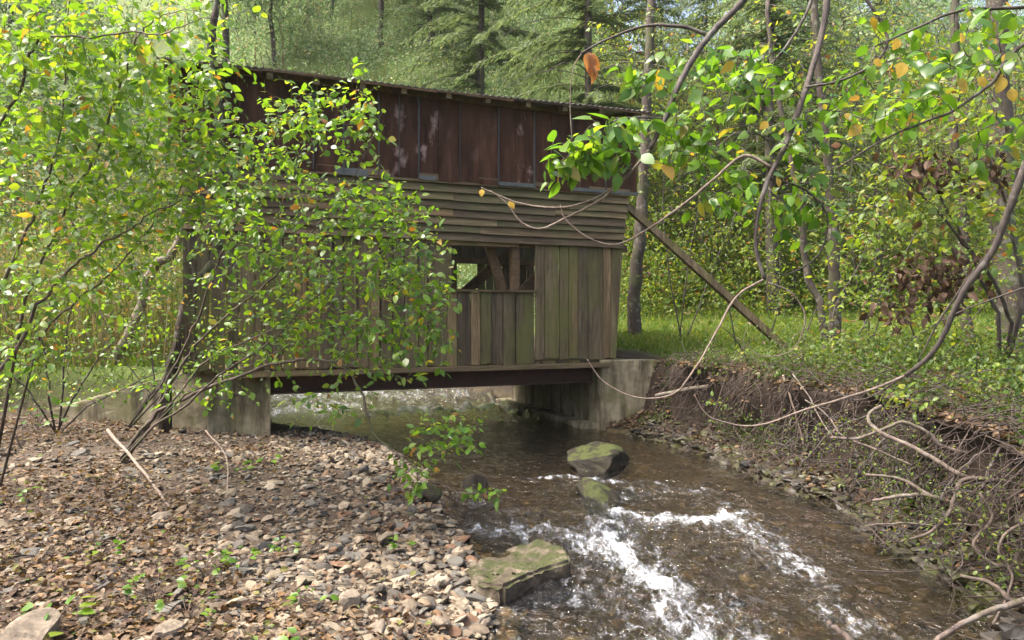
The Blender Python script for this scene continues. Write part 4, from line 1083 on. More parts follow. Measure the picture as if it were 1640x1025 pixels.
def make_hemlock(seed, h, lab, r=.14, clear=.12, spread=.26, bare=.0):
    rg = np.random.default_rng(seed)
    root = thing('hemlock_tree', lab, 'tree', (0, 0, 0))
    z = np.linspace(-.3, h, 14); P = np.stack([np.cumsum(rg.normal(0, .02, 14)), np.cumsum(rg.normal(0, .02, 14)), z], -1)
    tk = MB().tube(P, np.linspace(r, .015, 14), 8, .06, rg)
    br, acc = MB(), ([], [], [], [])
    zz = clear * h
    while zz < h * .985:
        f = (zz - clear * h) / (h * (1 - clear))
        for q in range(rg.integers(3, 5)):
            az = rg.uniform(0, 6.283); L = h * spread * ((1 - f) ** .75) * rg.uniform(.55, 1.15) + .25
            d = np.array((math.cos(az), math.sin(az), 0)); s = np.linspace(0, 1, 6)[:, None]
            c = np.array((np.interp(zz, z, P[:, 0]), np.interp(zz, z, P[:, 1]), zz))
            B = c + d * L * s + np.array((0, 0, 1)) * (L * (.18 * s - .48 * s ** 2)) + rg.normal(0, .03, (6, 3)) * s
            br.tube(B, np.linspace(.018 * (1 - f) + .006, .003, 6), 4)
            if rg.uniform() > bare * (1 - f): spray(acc, B, rg, .11, .20 + .035 * L, 4)
        zz += rg.uniform(.16, .34)
    tk.build('trunk', MAT['trunk'], root, True); b = br.build('branches', MAT['barkdark'], root); b['kind'] = 'stuff'
    cr = MB(); flush(acc, cr, T_NEED); cr.build('crown', MAT['hem'], root)
    return root
def make_broadleaf(seed, h, lab, lm, r=.12, clear=.25, wide=.32, n=420, per=20, ls=.13, name='leafy_tree', lean=0.0, bark='trunk'):
    rg = np.random.default_rng(seed)
    root = thing(name, lab, 'tree', (0, 0, 0))
    z = np.linspace(-.3, h * .8, 12); P = np.stack([np.cumsum(rg.normal(0, .04, 12)) + lean * z, np.cumsum(rg.normal(0, .04, 12)), z], -1)
    MB().tube(P, np.linspace(r, .03, 12), 8, .06, rg).build('trunk', MAT[bark], root, True)
    T = []
    cl = rg.normal(0, 1, (16, 3)); cl = unit(cl) * rg.uniform(.3, 1, (16, 1))
    while len(T) < n:
        c = cl[rg.integers(16)] + rg.normal(0, .25, 3)
        q = np.array((c[0] * wide * h, c[1] * wide * h, h * (clear + (1 - clear) * .5) + c[2] * h * (1 - clear) * .5))
        if q[2] > clear * h * .7: T.append(q + (lean * q[2], 0, 0))
    lb, acc = MB(), ([], [], [], [])
    for Q in colonize(P[len(P) // 4:], T, rg, .14, 5):
        lb.tube(Q, np.linspace(.016, .005, 5), 4)
        e = Q[-1]
        k = rg.integers(per // 2, per + per // 2)
        pp = Q[rg.integers(2, 5, k)] + rg.normal(0, .20, (k, 3)); dd = rg.normal(0, 1, (k, 3)); dd[:, 2] -= .4
        acc[0].extend(pp); acc[1].extend(dd); acc[2].extend(np.array((0, -.2, 1)) + rg.normal(0, .55, (k, 3))); acc[3].extend(ls * rg.uniform(.6, 1.25, k))
    b = lb.build('limbs', MAT['barkdark'], root); b['kind'] = 'stuff'
    cr = MB(); flush(acc, cr, T_DIA); cr.build('crown', MAT[lm], root)
    return root
used = set()
def put(proto, px, Y, sc, label=None, group=None, rz=None, z=None):
    x = (px - CX) / F * Y
    z = float(ground(x, Y)) if z is None else z
    rz = random.uniform(0, 6.28) if rz is None else rz
    if proto.name not in used:
        used.add(proto.name); proto.location = (x, Y, z); proto.rotation_euler.z = rz; proto.scale = (sc,) * 3
        if label: proto['label'] = label
        if group: proto['group'] = group
        return proto
    return dup(proto, (x, Y, z), rz, sc, label, group)
random.seed(4)
hemA = make_hemlock(1, 12, 'feathery dark green hemlock on the slope behind the bridge')
hemB = make_hemlock(2, 9, 'feathery dark green hemlock on the slope behind the bridge', .11, .05, .32, .2)
hemC = make_hemlock(6, 15, 'feathery dark green hemlock on the slope behind the bridge', .17, .2, .24, .45)
HL, HG = 'feathery grey-green hemlock on the slope behind the bridge', 'hemlocks behind the bridge'
for pr, px, Y, s in ((hemA, 770, 23, 1.0), (hemB, 690, 27, 1.0), (hemC, 1050, 31, .9), (hemA, 1130, 27, 1.0), (hemC, 1180, 28, 1.1),
                     (hemA, 930, 31, 1.2), (hemC, 600, 34, 1.0), (hemC, 1300, 30, 1.1), (hemA, 1240, 25, 1.1), (hemA, 1400, 34, 1.3), (hemB, 740, 33, 1.3)):
    put(pr, px, Y, s, HL, HG)
put(hemC, 948, 19, .95, 'hemlock with a pale bare trunk rising directly behind the right half of the bridge roof')
put(hemC, 1238, 17.5, .95, 'tall dark hemlock between the two dark hanging branches')
FL, FG = 'hazy leafy tree on the steep sunlit hillside beyond the bridge', 'leafy trees on the hillside'
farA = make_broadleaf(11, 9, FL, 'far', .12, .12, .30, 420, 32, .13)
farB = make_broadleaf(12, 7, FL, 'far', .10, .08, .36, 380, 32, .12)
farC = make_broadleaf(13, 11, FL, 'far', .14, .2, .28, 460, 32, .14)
pr = [farA, farB, farC]
spots = [(-140, 24), (-60, 20), (20, 22), (70, 27), (120, 19), (360, 25), (410, 33), (440, 27), (480, 37), (530, 31), (570, 41), (610, 28), (650, 38), (700, 42), (760, 40),
         (380, 42), (450, 46), (520, 48), (840, 40), (900, 44), (980, 40), (1060, 42), (1140, 38), (1220, 44), (1310, 40), (1400, 27), (1460, 33), (1520, 25), (1580, 30), (1640, 24), (1700, 28), (1760, 22), (1340, 24), (1480, 42), (1600, 44), (20, 36), (-80, 32)]
for i, (px, Y) in enumerate(spots):
    put(pr[i % 3], px, Y, random.uniform(.75, 1.15), FL, FG)
# trees of the meadow edge and the right bank
midA = make_broadleaf(21, 8, 'x', 'thick', .10, .10, .30, 420, 16, .10)
midB = make_broadleaf(22, 5, 'x', 'thick', .06, .02, .42, 380, 16, .09)
midC = make_broadleaf(23, 10, 'x', 'thick', .12, .3, .30, 420, 16, .10)
ML, MG = 'green leafy tree at the far edge of the meadow', 'trees along the meadow edge'
for i, (px, Y) in enumerate(((1090, 21), (1150, 19.5), (1210, 22), (1270, 19), (1350, 20), (1410, 18), (1480, 21), (1550, 18.5), (1620, 20), (1700, 18), (1030, 22.5), (1100, 26), (1440, 24))):
    put((midB, midA, midC)[i % 3], px, Y, random.uniform(.8, 1.15), ML, MG)
BL, BG = 'leafy bush with brown and green leaves on the right bank', 'bushes on the right bank'
# bare trunks
def trunk_tree(label, pts, r0, r1, seed, blobs, lm='thick', name='slender_tree', size=.08, dead=None):
    P = pxpath(pts, 6); x, y = P[0][:2]; b = np.array((x, y, float(ground(x, y)) - .1)); P = np.vstack([[b], P])
    root, n = shrub(name, label, 'tree', b, [(P, r0, r1)], blobs, seed, MAT[lm], MAT['trunk'], size, TL1, step=.08, start=.45, tw=.006, stem_jit=.012)
    return root
trunk_tree('straight grey trunk with bare side twigs right beside the end of the bridge', [(1016, 530, 13.5), (1018, 450, 13.5), (1026, 380, 13.5), (1030, 300, 13.5), (1035, 200, 13.4), (1040, 60, 13.4), (1045, -120, 13.4)], .135, .075, 51, [(1040, 250, 70, 110, 13.2, .8, 22), (1080, 420, 70, 60, 13.0, .8, 12), (1040, 80, 90, 90, 13.2, .9, 36)])
trunk_tree('straight dark trunk, the thicker of a close pair standing at the bank edge', [(1334, 565, 10.6), (1336, 480, 10.6), (1334, 400, 10.6), (1330, 330, 10.6), (1318, 200, 10.6), (1308, 60, 10.6), (1300, -100, 10.6)], .095, .05, 52, [(1320, 250, 90, 120, 10.4, .8, 60), (1300, 60, 110, 100, 10.4, .8, 60)])
trunk_tree('thin leaning trunk, the slighter of a close pair standing at the bank edge', [(1324, 565, 10.4), (1312, 500, 10.4), (1298, 430, 10.4), (1286, 360, 10.4), (1270, 260, 10.4), (1240, 120, 10.4), (1230, 0, 10.4)], .06, .03, 53, [(1270, 320, 90, 90, 10.2, .6, 40), (1240, 120, 80, 100, 10.3, .6, 30)])
trunk_tree('thick brown trunk at the right edge of the photo beyond the bank', [(1620, 560, 9.6), (1618, 450, 9.6), (1612, 380, 9.6), (1606, 250, 9.6), (1600, 100, 9.6), (1596, -120, 9.6)], .19, .12, 54, [(1590, 300, 90, 120, 9.2, .6, 60), (1580, 120, 120, 100, 9.2, .8, 60)])
trunk_tree('short dark trunk just left of the thick trunk at the right edge', [(1542, 580, 10.0), (1541, 500, 10.0), (1536, 400, 10.0), (1530, 280, 10.0), (1530, 100, 10.0), (1535, -60, 10.0)], .075, .05, 55, [(1530, 330, 90, 110, 9.8, .6, 60), (1500, 150, 110, 100, 9.8, .8, 50)])
# bushes overhanging the right bank, near: twiggy, with clumps of dead leaves
def bank_bush(label, base, stems, blobs, seed, lm='thick', size=.07, name='bank_bush', step=.07, start=.4, group=None, dens=1.7, tw=.0026):
    x, y = base; b = np.array((x, y, float(ground(x, y)) - .05))
    st = [(np.vstack([[b], pxpath(s, 6)]), r0, .004) for s, r0 in stems]
    return shrub(name, label, 'bush', b, st, blobs, seed, MAT[lm], MAT['barkdark'], size, TL1, step=step, start=start, tw=tw, jit=.6, group=group, dens=dens)
bank_bush('tall twiggy bush on the right bank with clumps of withered brown leaves', (4.9, 7.2), [([(1620, 520, 7.2), (1560, 420, 7.0), (1500, 340, 6.9), (1440, 280, 6.8), (1390, 250, 6.8)], .02), ([(1600, 500, 7.3), (1540, 380, 7.2), (1480, 240, 7.1), (1440, 120, 7.0)], .02), ([(1640, 480, 7), (1620, 360, 6.9), (1580, 240, 6.8), (1560, 100, 6.8)], .02)],
          [(1490, 330, 110, 80, 6.9, .6, 90), (1560, 250, 90, 90, 6.9, .6, 80), (1430, 210, 90, 80, 6.9, .6, 70), (1500, 130, 120, 80, 6.9, .6, 90), (1600, 350, 60, 90, 6.8, .5, 60), (1400, 330, 80, 60, 6.9, .5, 50)], 61)
bank_bush('yellow-green bush leaning over the bank edge beside the pair of trunks', (4.0, 8.6), [([(1330, 590, 8.6), (1380, 520, 8.5), (1420, 460, 8.4), (1460, 420, 8.4)], .014), ([(1350, 590, 8.6), (1340, 500, 8.5), (1380, 420, 8.5), (1400, 350, 8.5)], .014), ([(1400, 600, 8.2), (1470, 540, 8.1), (1530, 500, 8.1)], .014)],
          [(1400, 470, 90, 60, 8.4, .5, 80), (1480, 510, 90, 50, 8.2, .5, 70), (1390, 400, 70, 50, 8.4, .5, 50), (1340, 560, 70, 40, 8.5, .4, 34), (1440, 590, 100, 30, 8.0, .4, 50)], 62, size=.06)
bank_bush('low bright green bush spilling over the cut bank under the slanting brace', (3.0, 9.3), [([(1200, 590, 9.2), (1180, 550, 9.0), (1150, 520, 8.9)], .01), ([(1230, 590, 9.1), (1260, 550, 8.9), (1300, 520, 8.9)], .01), ([(1210, 600, 9.0), (1190, 640, 8.7), (1170, 665, 8.6)], .008)],
          [(1170, 575, 60, 24, 8.9, .3, 24), (1180, 650, 60, 26, 8.6, .2, 36)], 63, size=.05)
bank_bush('small-leaved spray bush at the right frame edge hanging over the roots', (4.4, 5.9), [([(1640, 640, 5.9), (1580, 640, 5.8), (1520, 650, 5.7)], .01), ([(1650, 600, 5.9), (1600, 590, 5.8), (1540, 600, 5.8)], .01)],
          [(1580, 610, 90, 40, 5.8, .3, 60), (1600, 700, 60, 60, 5.6, .3, 24), (1480, 640, 80, 30, 5.8, .3, 30)], 64, size=.05)
bank_bush('low twiggy tangle with small pale green leaves in front of the sloping wing wall', (-5.2, 8.2), [([(120, 640, 8.0), (170, 560, 7.9), (230, 500, 7.8)], .012), ([(80, 640, 8.0), (70, 560, 7.9), (40, 480, 7.8)], .012), ([(140, 650, 7.9), (220, 610, 7.8), (300, 585, 7.7)], .010), ([(100, 630, 8.1), (110, 520, 8.0), (140, 420, 7.9)], .012), ([(60, 650, 7.9), (20, 600, 7.8), (-20, 560, 7.7)], .010)],
          [(120, 540, 130, 70, 7.9, .6, 130), (240, 560, 110, 60, 7.8, .6, 110), (40, 600, 80, 50, 7.8, .5, 60), (200, 460, 120, 70, 7.9, .6, 90), (60, 450, 90, 80, 7.9, .6, 70), (180, 625, 110, 26, 7.7, .4, 50), (300, 610, 60, 40, 7.6, .3, 24)], 65, lm='leaf', size=.05, step=.085, start=.45, dens=1)
bank_bush('thin bare-stemmed bush between the wing wall and the dark leaning trunk', (-4.6, 8.5), [([(250, 620, 8.4), (235, 520, 8.4), (210, 400, 8.4), (200, 300, 8.4)], .010), ([(260, 620, 8.4), (285, 540, 8.4), (300, 430, 8.4), (290, 330, 8.4)], .010), ([(240, 630, 8.4), (190, 560, 8.4), (150, 480, 8.4)], .008), ([(280, 610, 8.4), (340, 560, 8.3), (400, 500, 8.2)], .009)],
          [(230, 430, 120, 110, 8.3, .5, 120), (330, 520, 90, 70, 8.2, .4, 70), (160, 380, 110, 90, 8.3, .5, 80)], 66, lm='leaf', size=.05, step=.085, start=.5, dens=1)
bank_bush('wide leafy thicket covering the bank top left of the thick right-edge trunk', (4.6, 8.4), [([(1480, 590, 8.3), (1460, 520, 8.2), (1430, 450, 8.1)], .012), ([(1500, 590, 8.3), (1550, 520, 8.1), (1600, 460, 8.0)], .012), ([(1460, 600, 8.3), (1400, 570, 8.2), (1350, 540, 8.2)], .01)],
          [(1450, 540, 130, 50, 8.2, .5, 130), (1570, 540, 100, 60, 8.0, .5, 110), (1350, 560, 70, 40, 8.3, .4, 50), (1540, 440, 110, 60, 8.1, .5, 90), (1420, 610, 120, 24, 7.9, .4, 60)], 67, size=.055, dens=1.2)
bank_bush('thin-stemmed leafy thicket at the meadow edge seen past the slanting brace', (4.4, 11.5), [([(1180, 560, 11.8), (1160, 480, 11.8), (1120, 400, 11.8)], .014), ([(1230, 560, 11.8), (1250, 450, 11.8), (1240, 340, 11.8)], .014), ([(1280, 560, 11.6), (1320, 470, 11.6), (1380, 380, 11.6)], .014)],
          [(1210, 420, 120, 110, 11.8, .6, 140), (1330, 420, 110, 110, 11.7, .6, 120), (1270, 510, 120, 40, 11.6, .5, 60), (1130, 350, 90, 80, 11.9, .5, 60)], 68, size=.07, dens=1)
for sd_, bx, by, lab, px in ((71, 3.1, 12.6, 'nearly bare grey twiggy bush close to the straight trunk by the bridge end', 1090), (72, 5.2, 11.8, 'nearly bare grey twiggy bush behind the pair of trunks', 1390)):
    bank_bush(lab, (bx, by), [([(px, 540, by), (px - 20, 420, by), (px - 30, 300, by), (px - 10, 180, by)], .014), ([(px + 10, 540, by), (px + 50, 430, by), (px + 90, 330, by), (px + 110, 200, by)], .014), ([(px, 550, by), (px + 20, 400, by), (px + 40, 250, by), (px + 30, 80, by)], .014)],
              [(px + 20, 330, 130, 150, by, .8, 190), (px + 20, 160, 130, 120, by, .8, 120)], sd_, size=.05, step=.4, start=.9, dens=1)
bank_bush('dead branching brush tumbling down the right bank to the waterline', (3.9, 6.6), [([(1480, 640, 6.3), (1430, 690, 5.9), (1390, 740, 5.6), (1360, 790, 5.5)], .012), ([(1520, 650, 6.2), (1500, 720, 5.7), (1450, 780, 5.4), (1420, 840, 5.2)], .012), ([(1440, 640, 6.6), (1350, 680, 6.3), (1300, 720, 6.2), (1270, 760, 6.3)], .010)],
          [(1400, 700, 130, 60, 5.8, .3, 130), (1450, 790, 110, 70, 5.3, .25, 120), (1310, 700, 80, 50, 6.3, .3, 60), (1520, 700, 90, 60, 5.6, .3, 70)], 73, size=.022, step=.5, start=.95, dens=1.7, tw=.0045)
bank_bush('dead branching brush in the lower right corner sprinkled with tiny green leaves', (4.0, 5.2), [([(1600, 720, 5.0), (1570, 800, 4.8), (1540, 880, 4.6), (1520, 940, 4.5)], .012), ([(1640, 740, 4.9), (1640, 840, 4.6), (1610, 930, 4.4), (1590, 1000, 4.2)], .012), ([(1620, 700, 5.1), (1560, 740, 5.0), (1500, 830, 4.8), (1440, 860, 4.9)], .010)],
          [(1560, 830, 90, 80, 4.7, .25, 130), (1610, 920, 60, 90, 4.4, .2, 120), (1500, 850, 80, 50, 4.8, .2, 60), (1620, 780, 50, 60, 4.8, .2, 60)], 74, size=.024, step=.4, start=.9, dens=1.6, tw=.0045)
# withered clumps caught in the bush
def clump(label, px, py, Y, rx, ry, n, seed):
    rg = np.random.default_rng(seed); acc = ([], [], [], []); c = at(px, py, Y)
    for k in range(n):
        p = at(px + rg.normal(0, .45) * rx, py + rg.normal(0, .45) * ry, Y + rg.normal(0, .12)) - c
        acc[0].append(p); acc[1].append(np.array((rg.normal(0, .6), rg.normal(0, .6), -.8))); acc[2].append(rg.normal(0, 1, 3)); acc[3].append(rg.uniform(.05, .11))
    mb = MB(); flush(acc, mb, T_leaf(.33, .25, .5, 4)); o = mb.build('withered_leaves', MAT['deadclump']); o.location = c
    tag(o, label, 'leaves')
clump('dark mass of withered brown leaves hanging left of the thick right-edge trunk', 1500, 440, 6.6, 90, 55, 260, 1)
clump('brown withered leaf clump under the yellow leaves at upper right', 1490, 275, 6.6, 80, 40, 130, 2)
clump('small withered leaf clump between the pair of trunks and the arching branch', 1425, 500, 6.8, 40, 22, 40, 3)
clump('withered leaf clump high beside the right edge below the yellow leaves', 1590, 270, 6.6, 50, 50, 70, 4)

# ------------------------------------------------------------------ masses: hillside brush, dry weeds, grass, litter
def scatter_leaves(name, lm, x, y, z, s, rng, label, tpl=T_DIA, up=.6, droop=.3):
    n = len(x); D = rng.normal(0, 1, (n, 3)); D[:, 2] -= droop
    mb = MB(); leaves(mb, np.stack([x, y, z], -1), D, np.array((0, -.3, 1)) + rng.normal(0, up, (n, 3)), s, tpl)
    return tag(mb.build(name, lm), label, kind='stuff')
rg = np.random.default_rng(31)
def clumps(n, k, xr, yr, hmax, spread, rng):
    """leaf positions gathered in shrubby heaps on the terrain"""
    cy = yr[0] + (yr[1] - yr[0]) * rng.uniform(size=k) ** 1.2; cx = rng.uniform(xr[0], xr[1], k) * cy
    h = rng.uniform(.3, 1, k) * hmax; r = rng.uniform(.5, 1.2, k) * spread
    i = rng.integers(0, k, n); d = unit(rng.normal(0, 1, (n, 3))) * rng.uniform(.2, 1, (n, 1)) ** .5
    x, y = cx[i] + d[:, 0] * r[i], cy[i] + d[:, 1] * r[i]
    return x, y, ground(x, y) + h[i] * np.abs(d[:, 2]) + .05
x, y, z = clumps(230000, 900, (-1.0, .75), (16.5, 46), 2.6, 1.5, rg)
ok = ~((x > 1.5) & (y < 22)) & ~((np.abs(x / y + .50) < .05) & (y > 32)); x, y, z = x[ok], y[ok], z[ok]
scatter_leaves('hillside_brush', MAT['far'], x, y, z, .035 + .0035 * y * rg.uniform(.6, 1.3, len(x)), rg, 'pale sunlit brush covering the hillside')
x, y, z = clumps(90000, 300, (.14, .95), (17.2, 26), 3.6, 1.4, rg)
ok = (x > 2.0); x, y, z = x[ok], y[ok], z[ok]
scatter_leaves('meadow_edge_brush', MAT['thick'], x, y, z, .045 + .003 * y * rg.uniform(.6, 1.3, len(x)), rg, 'bright green brush along the far edge of the meadow')
# thin stalks among it and dry weeds on the left bank
def stalks(name, lm, x, y, hgt, wd, rng, label, lean=.25, zoff=0.0):
    n = len(x); z = ground(x, y) + zoff
    az = rng.uniform(0, 6.28, n); ln = rng.normal(0, lean, (n, 2)) * hgt[:, None]
    wx, wy = np.cos(az) * wd, np.sin(az) * wd
    V = np.zeros((n, 5, 3))
    for k, (t, s) in enumerate(((0, 1), (0, -1), (.55, -.7), (.55, .7), (1, 0))):
        V[:, k, 0] = x + ln[:, 0] * t * t + wx * s; V[:, k, 1] = y + ln[:, 1] * t * t + wy * s; V[:, k, 2] = z + hgt * t * (1 - .12 * t)
    mb = MB().many(V, [np.array([(0, 1, 2, 3)]), np.array([(3, 2, 4)])])
    return tag(mb.build(name, lm), label, kind='stuff')
n = 1500; y = 17 + 26 * rg.uniform(size=n); x = rg.uniform(-1.0, .5, n) * y; ok = ~((x > 1.5) & (y < 24)); x, y = x[ok], y[ok]
stalks('hillside_stalks', MAT['dry'], x, y, rg.uniform(.8, 2.8, len(x)), .012 + .0006 * y, rg, 'thin dry stalks standing on the hillside', .3)
n = 4500; y = 9.4 + 6 * rg.uniform(size=n); x = -3.4 - .42 * np.maximum(y - 9, 0) - rg.uniform(0, 8, n)
ok = (shoreL(y) - x > .3) | (y > 13); x, y = x[ok], y[ok]
stalks('dry_weeds', MAT['dry'], x, y, rg.uniform(.5, 2.6, len(x)), .008, rg, 'tangle of tan dry weeds on the left bank', .35)
n = 60000; y = 9.2 + 7 * rg.uniform(size=n); x = -3.3 - .42 * np.maximum(y - 9, 0) - rg.uniform(0, 9, n); h = rg.uniform(0, 1, n) ** 1.3 * 3.0
h *= .55 + .9 * vnoise(x * .9, y * .9, 4)
scatter_leaves('bank_undergrowth', MAT['dry'], x, y, ground(x, y) + h, rg.uniform(.04, .1, n), rg, 'tan and green undergrowth on the left bank')
# meadow grass
n = 90000; y = 9.6 + 14.4 * rg.uniform(size=n) ** 1.5; x = 1.4 + rg.uniform(0, 1, n) * (.78 * y + .5)
_, gm, _, _ = ground(x, y, True); ok = (gm > .3) & (rg.uniform(size=n) < gm) & ~((y < 10.35) & (x < 2.25)) & ~(((x - BX) * ca + (y - BY) * sa < 2.1) & (y > 9)); x, y = x[ok], y[ok]
stalks('meadow_grass', MAT['grass'], x, y, rg.uniform(.05, .17, len(x)) * (1 + .5 * vnoise(x * 2, y * 2, 3)), .004 + .0005 * y, rg, 'sunlit green grass of the meadow', .5)
n = 26000; y = 8.8 + 6 * rg.uniform(size=n); x = -2.9 - rg.uniform(0, 8, n)
_, gm, _, _ = ground(x, y, True); ok = gm > .5; x, y = x[ok], y[ok]
stalks('bank_grass', MAT['grass'], x, y, rg.uniform(.05, .2, len(x)), .006, rg, 'short green grass on top of the left bank', .5)
# low green ground plants along the right bank top
n = 50000; y = 3.8 + 6.3 * rg.uniform(size=n); d = rg.uniform(.2, 3.0, n); x = shoreR(y) + d
ok = vnoise(x * 2.5, y * 2.5, 8) > .52 - .1 * sstep(.5, 1.2, d); x, y = x[ok], y[ok]
z = ground(x, y); x = x - lip(x, y, z)
scatter_leaves('bank_top_plants', MAT['low'], x, y, z + rg.uniform(.02, .5, len(x)) * rg.uniform(.2, 1.2, len(x)) * (1 - .75 * sstep(8.6, 9.4, y)), rg.uniform(.02, .05, len(x)), rg, 'small green plants along the top of the right bank', TL1)
# dead leaves
def litter(name, x, y, s, rng, label, zo=.02):
    n = len(x); D = rng.normal(0, 1, (n, 3)); D[:, 2] *= .25
    mb = MB(); leaves(mb, np.stack([x - lip(x, y, ground(x, y)), y, ground(x, y) + zo + rng.uniform(0, .03, n)], -1), D, np.array((0, 0, 1)) + rng.normal(0, .35, (n, 3)), s, T_leaf(.34, .2, .25, 3))
    return tag(mb.build(name, MAT['deadleaf']), label, kind='stuff')
n = 15000; y = 3 + 6 * rg.uniform(size=n) ** 1.3; x = rg.uniform(-.78, -.02, n) * y
ok = (shoreL(y) - x > .2) & ((y < 8.6 + .19 * (-2.98 - x)) | (x > -2.9)) & (rg.uniform(size=n) < .15 + .85 * sstep(.38, .66, vnoise(x * 1.1, y * 1.1, 12) + .25 * sstep(-.2, -.7, x / y)))
litter('leaf_litter', x[ok], y[ok], rg.uniform(.025, .065, ok.sum()), rg, 'brown fallen leaves scattered over the gravel bar', .03)
n = 11000; y = 3.6 + 6.8 * rg.uniform(size=n); x = shoreR(y) + rg.uniform(.05, 2.6, n)
litter('bank_leaf_litter', x, y, rg.uniform(.03, .08, n), rg, 'brown fallen leaves over the right bank', .03)
# thin twigs lying and hanging on the right bank, and on the gravel
def twig_mass(name, x, y, L, r, rng, label, lift=.12, mt='twig', slope=0.35):
    mb = MB()
    for xi, yi, Li, ri in zip(x, y, L, r):
        a = rng.uniform(0, 6.28); d = np.array((math.cos(a), math.sin(a), rng.normal(0, slope))) * Li
        s = np.linspace(-.5, .5, 5)[:, None]; p0 = np.array((xi, yi, 0)); P = p0 + d * s + rng.normal(0, .05 * Li, (5, 3))
        P[:, 2] = d[2] * s[:, 0] + np.maximum(ground(P[:, 0], P[:, 1]) * .3 + .7 * float(ground(xi, yi)), ground(P[:, 0], P[:, 1]) - .02) + rng.uniform(0, lift)
        P[:, 0] -= float(lip(np.array(xi), np.array(yi), np.array(float(ground(xi, yi)))))
        mb.tube(P, np.linspace(ri, ri * .5, 5), 4)
    return tag(mb.build(name, MAT[mt]), label, kind='stuff')
n = 850; y = 3.4 + 6.2 * rg.uniform(size=n); x = shoreR(y) + rg.normal(.6, .45, n).clip(-.1, 2.2)
twig_mass('twig_tangle', x, y, rg.uniform(.25, 1.1, n), rg.uniform(.002, .006, n), rg, 'tangle of thin roots and twigs on the right bank', .22)
n = 240; y = 3 + 5.6 * rg.uniform(size=n); x = rg.uniform(-.74, -.05, n) * y; ok = shoreL(y) - x > .3; n = ok.sum()
twig_mass('fallen_twigs', x[ok], y[ok], rg.uniform(.12, .6, n), rg.uniform(.0015, .004, n), rg, 'thin fallen twigs lying on the gravel bar', .05, slope=.06)
# rootlets hanging from the overhanging lip of the bank
mb = MB(); n = 380
for yi in 3.6 + 6.0 * rg.uniform(size=n):
    xi = float(shoreR(np.array(yi))) + rg.uniform(.1, .55); z0 = float(level(np.array(yi))) + rg.uniform(.55, .98); L = rg.uniform(.15, .65)
    s = np.linspace(0, 1, 6)[:, None]; d = np.array((rg.normal(-.25, .3), rg.normal(0, .3), -1)) * L
    P = np.array((xi, yi, z0)) + d * s + rg.normal(0, .03, (6, 3)); P[:, 0] -= .12 * np.sin(s[:, 0] * 3) * L
    P[:, 2] = np.maximum(P[:, 2], .0); mb.tube(P, np.linspace(rg.uniform(.002, .006), .001, 6), 4)
tag(mb.build('hanging_rootlets', MAT['twig']), 'thin rootlets hanging from the overhanging lip of the right bank', kind='stuff')
# rubble and clods in the cut face
M = 1500; ys = 4 + 5.8 * rg.uniform(size=M); k = rg.uniform(.3, 1.0, M); xs = shoreR(ys) + .25 + .55 * k
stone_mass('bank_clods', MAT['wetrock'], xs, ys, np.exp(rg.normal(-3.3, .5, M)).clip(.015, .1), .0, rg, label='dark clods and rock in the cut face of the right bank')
# ------------------------------------------------------------------ roots, sticks and log of the right bank: one by one
def root_(label, pts, r0, r1, seed, name='exposed_root', cat='root', mt='root', group='bare roots on the right bank'):
    rg = np.random.default_rng(seed); P = wob(pxpath([(q[0], q[1], q[2] * (.93 if group else .97)) for q in pts], 6), .016, rg); r0 *= .78 if group else 1; r1 *= .78 if group else 1; b = P[0].copy()
    o = MB().tube(P - b, np.linspace(r0, r1, len(P)) , 8, .07, rg).build(name, MAT[mt], None, True); o.location = b
    return tag(o, label, cat, group)
root_('long pale root slanting down from its hooked top to the right edge', [(1412, 650, 5.9), (1393, 667, 5.9), (1407, 692, 5.75), (1452, 714, 5.6), (1498, 737, 5.45), (1543, 764, 5.3), (1590, 772, 5.3), (1660, 780, 5.3)], .017, .024, 1)
root_('curving root arching over the dark hollow in the bank', [(1330, 701, 6.0), (1375, 703, 5.95), (1416, 689, 5.9), (1448, 680, 5.85), (1488, 696, 5.8), (1516, 719, 5.75), (1579, 732, 5.7), (1640, 736, 5.8)], .014, .022, 2)
root_('straight root running down right from its forked tip above the water', [(1384, 760, 5.5), (1434, 764, 5.4), (1470, 785, 5.3), (1516, 807, 5.2), (1575, 832, 5.1), (1640, 870, 5.0)], .010, .024, 3)
root_('short thick root stub just below the forked tip', [(1398, 803, 5.35), (1434, 796, 5.3), (1470, 791, 5.25), (1500, 797, 5.2), (1530, 812, 5.2)], .013, .02, 4)
root_('S-shaped root dropping to the waterline', [(1600, 770, 5.15), (1543, 769, 5.15), (1529, 796, 5.1), (1522, 823, 5.05), (1498, 850, 5.05), (1470, 862, 5.05), (1443, 868, 5.1)], .021, .010, 5)
root_('thin level root just above the water', [(1386, 841, 5.15), (1452, 837, 5.1), (1507, 843, 5.05), (1547, 841, 5.0), (1610, 850, 5.0)], .006, .012, 6)
root_('pale root crossing the lower right corner', [(1538, 921, 4.6), (1588, 934, 4.5), (1615, 955, 4.4), (1660, 975, 4.35)], .012, .02, 7)
root_('thick dark root at the bottom of the right corner', [(1488, 1030, 3.95), (1543, 1000, 4.0), (1606, 973, 4.05), (1670, 955, 4.1)], .014, .024, 8)
root_('twisted root behind the pale crossing root', [(1690, 820, 4.6), (1630, 845, 4.6), (1600, 880, 4.55), (1622, 930, 4.5), (1590, 1000, 4.3)], .014, .008, 9)
root_('thin root looping under the bank edge toward the log', [(1290, 640, 6.6), (1330, 668, 6.4), (1350, 700, 6.2), (1400, 720, 6.0), (1460, 745, 5.8)], .007, .012, 10)
root_('slender root hanging into the dark hollow', [(1270, 600, 7.2), (1300, 640, 6.9), (1318, 672, 6.7), (1335, 700, 6.5)], .008, .006, 11)
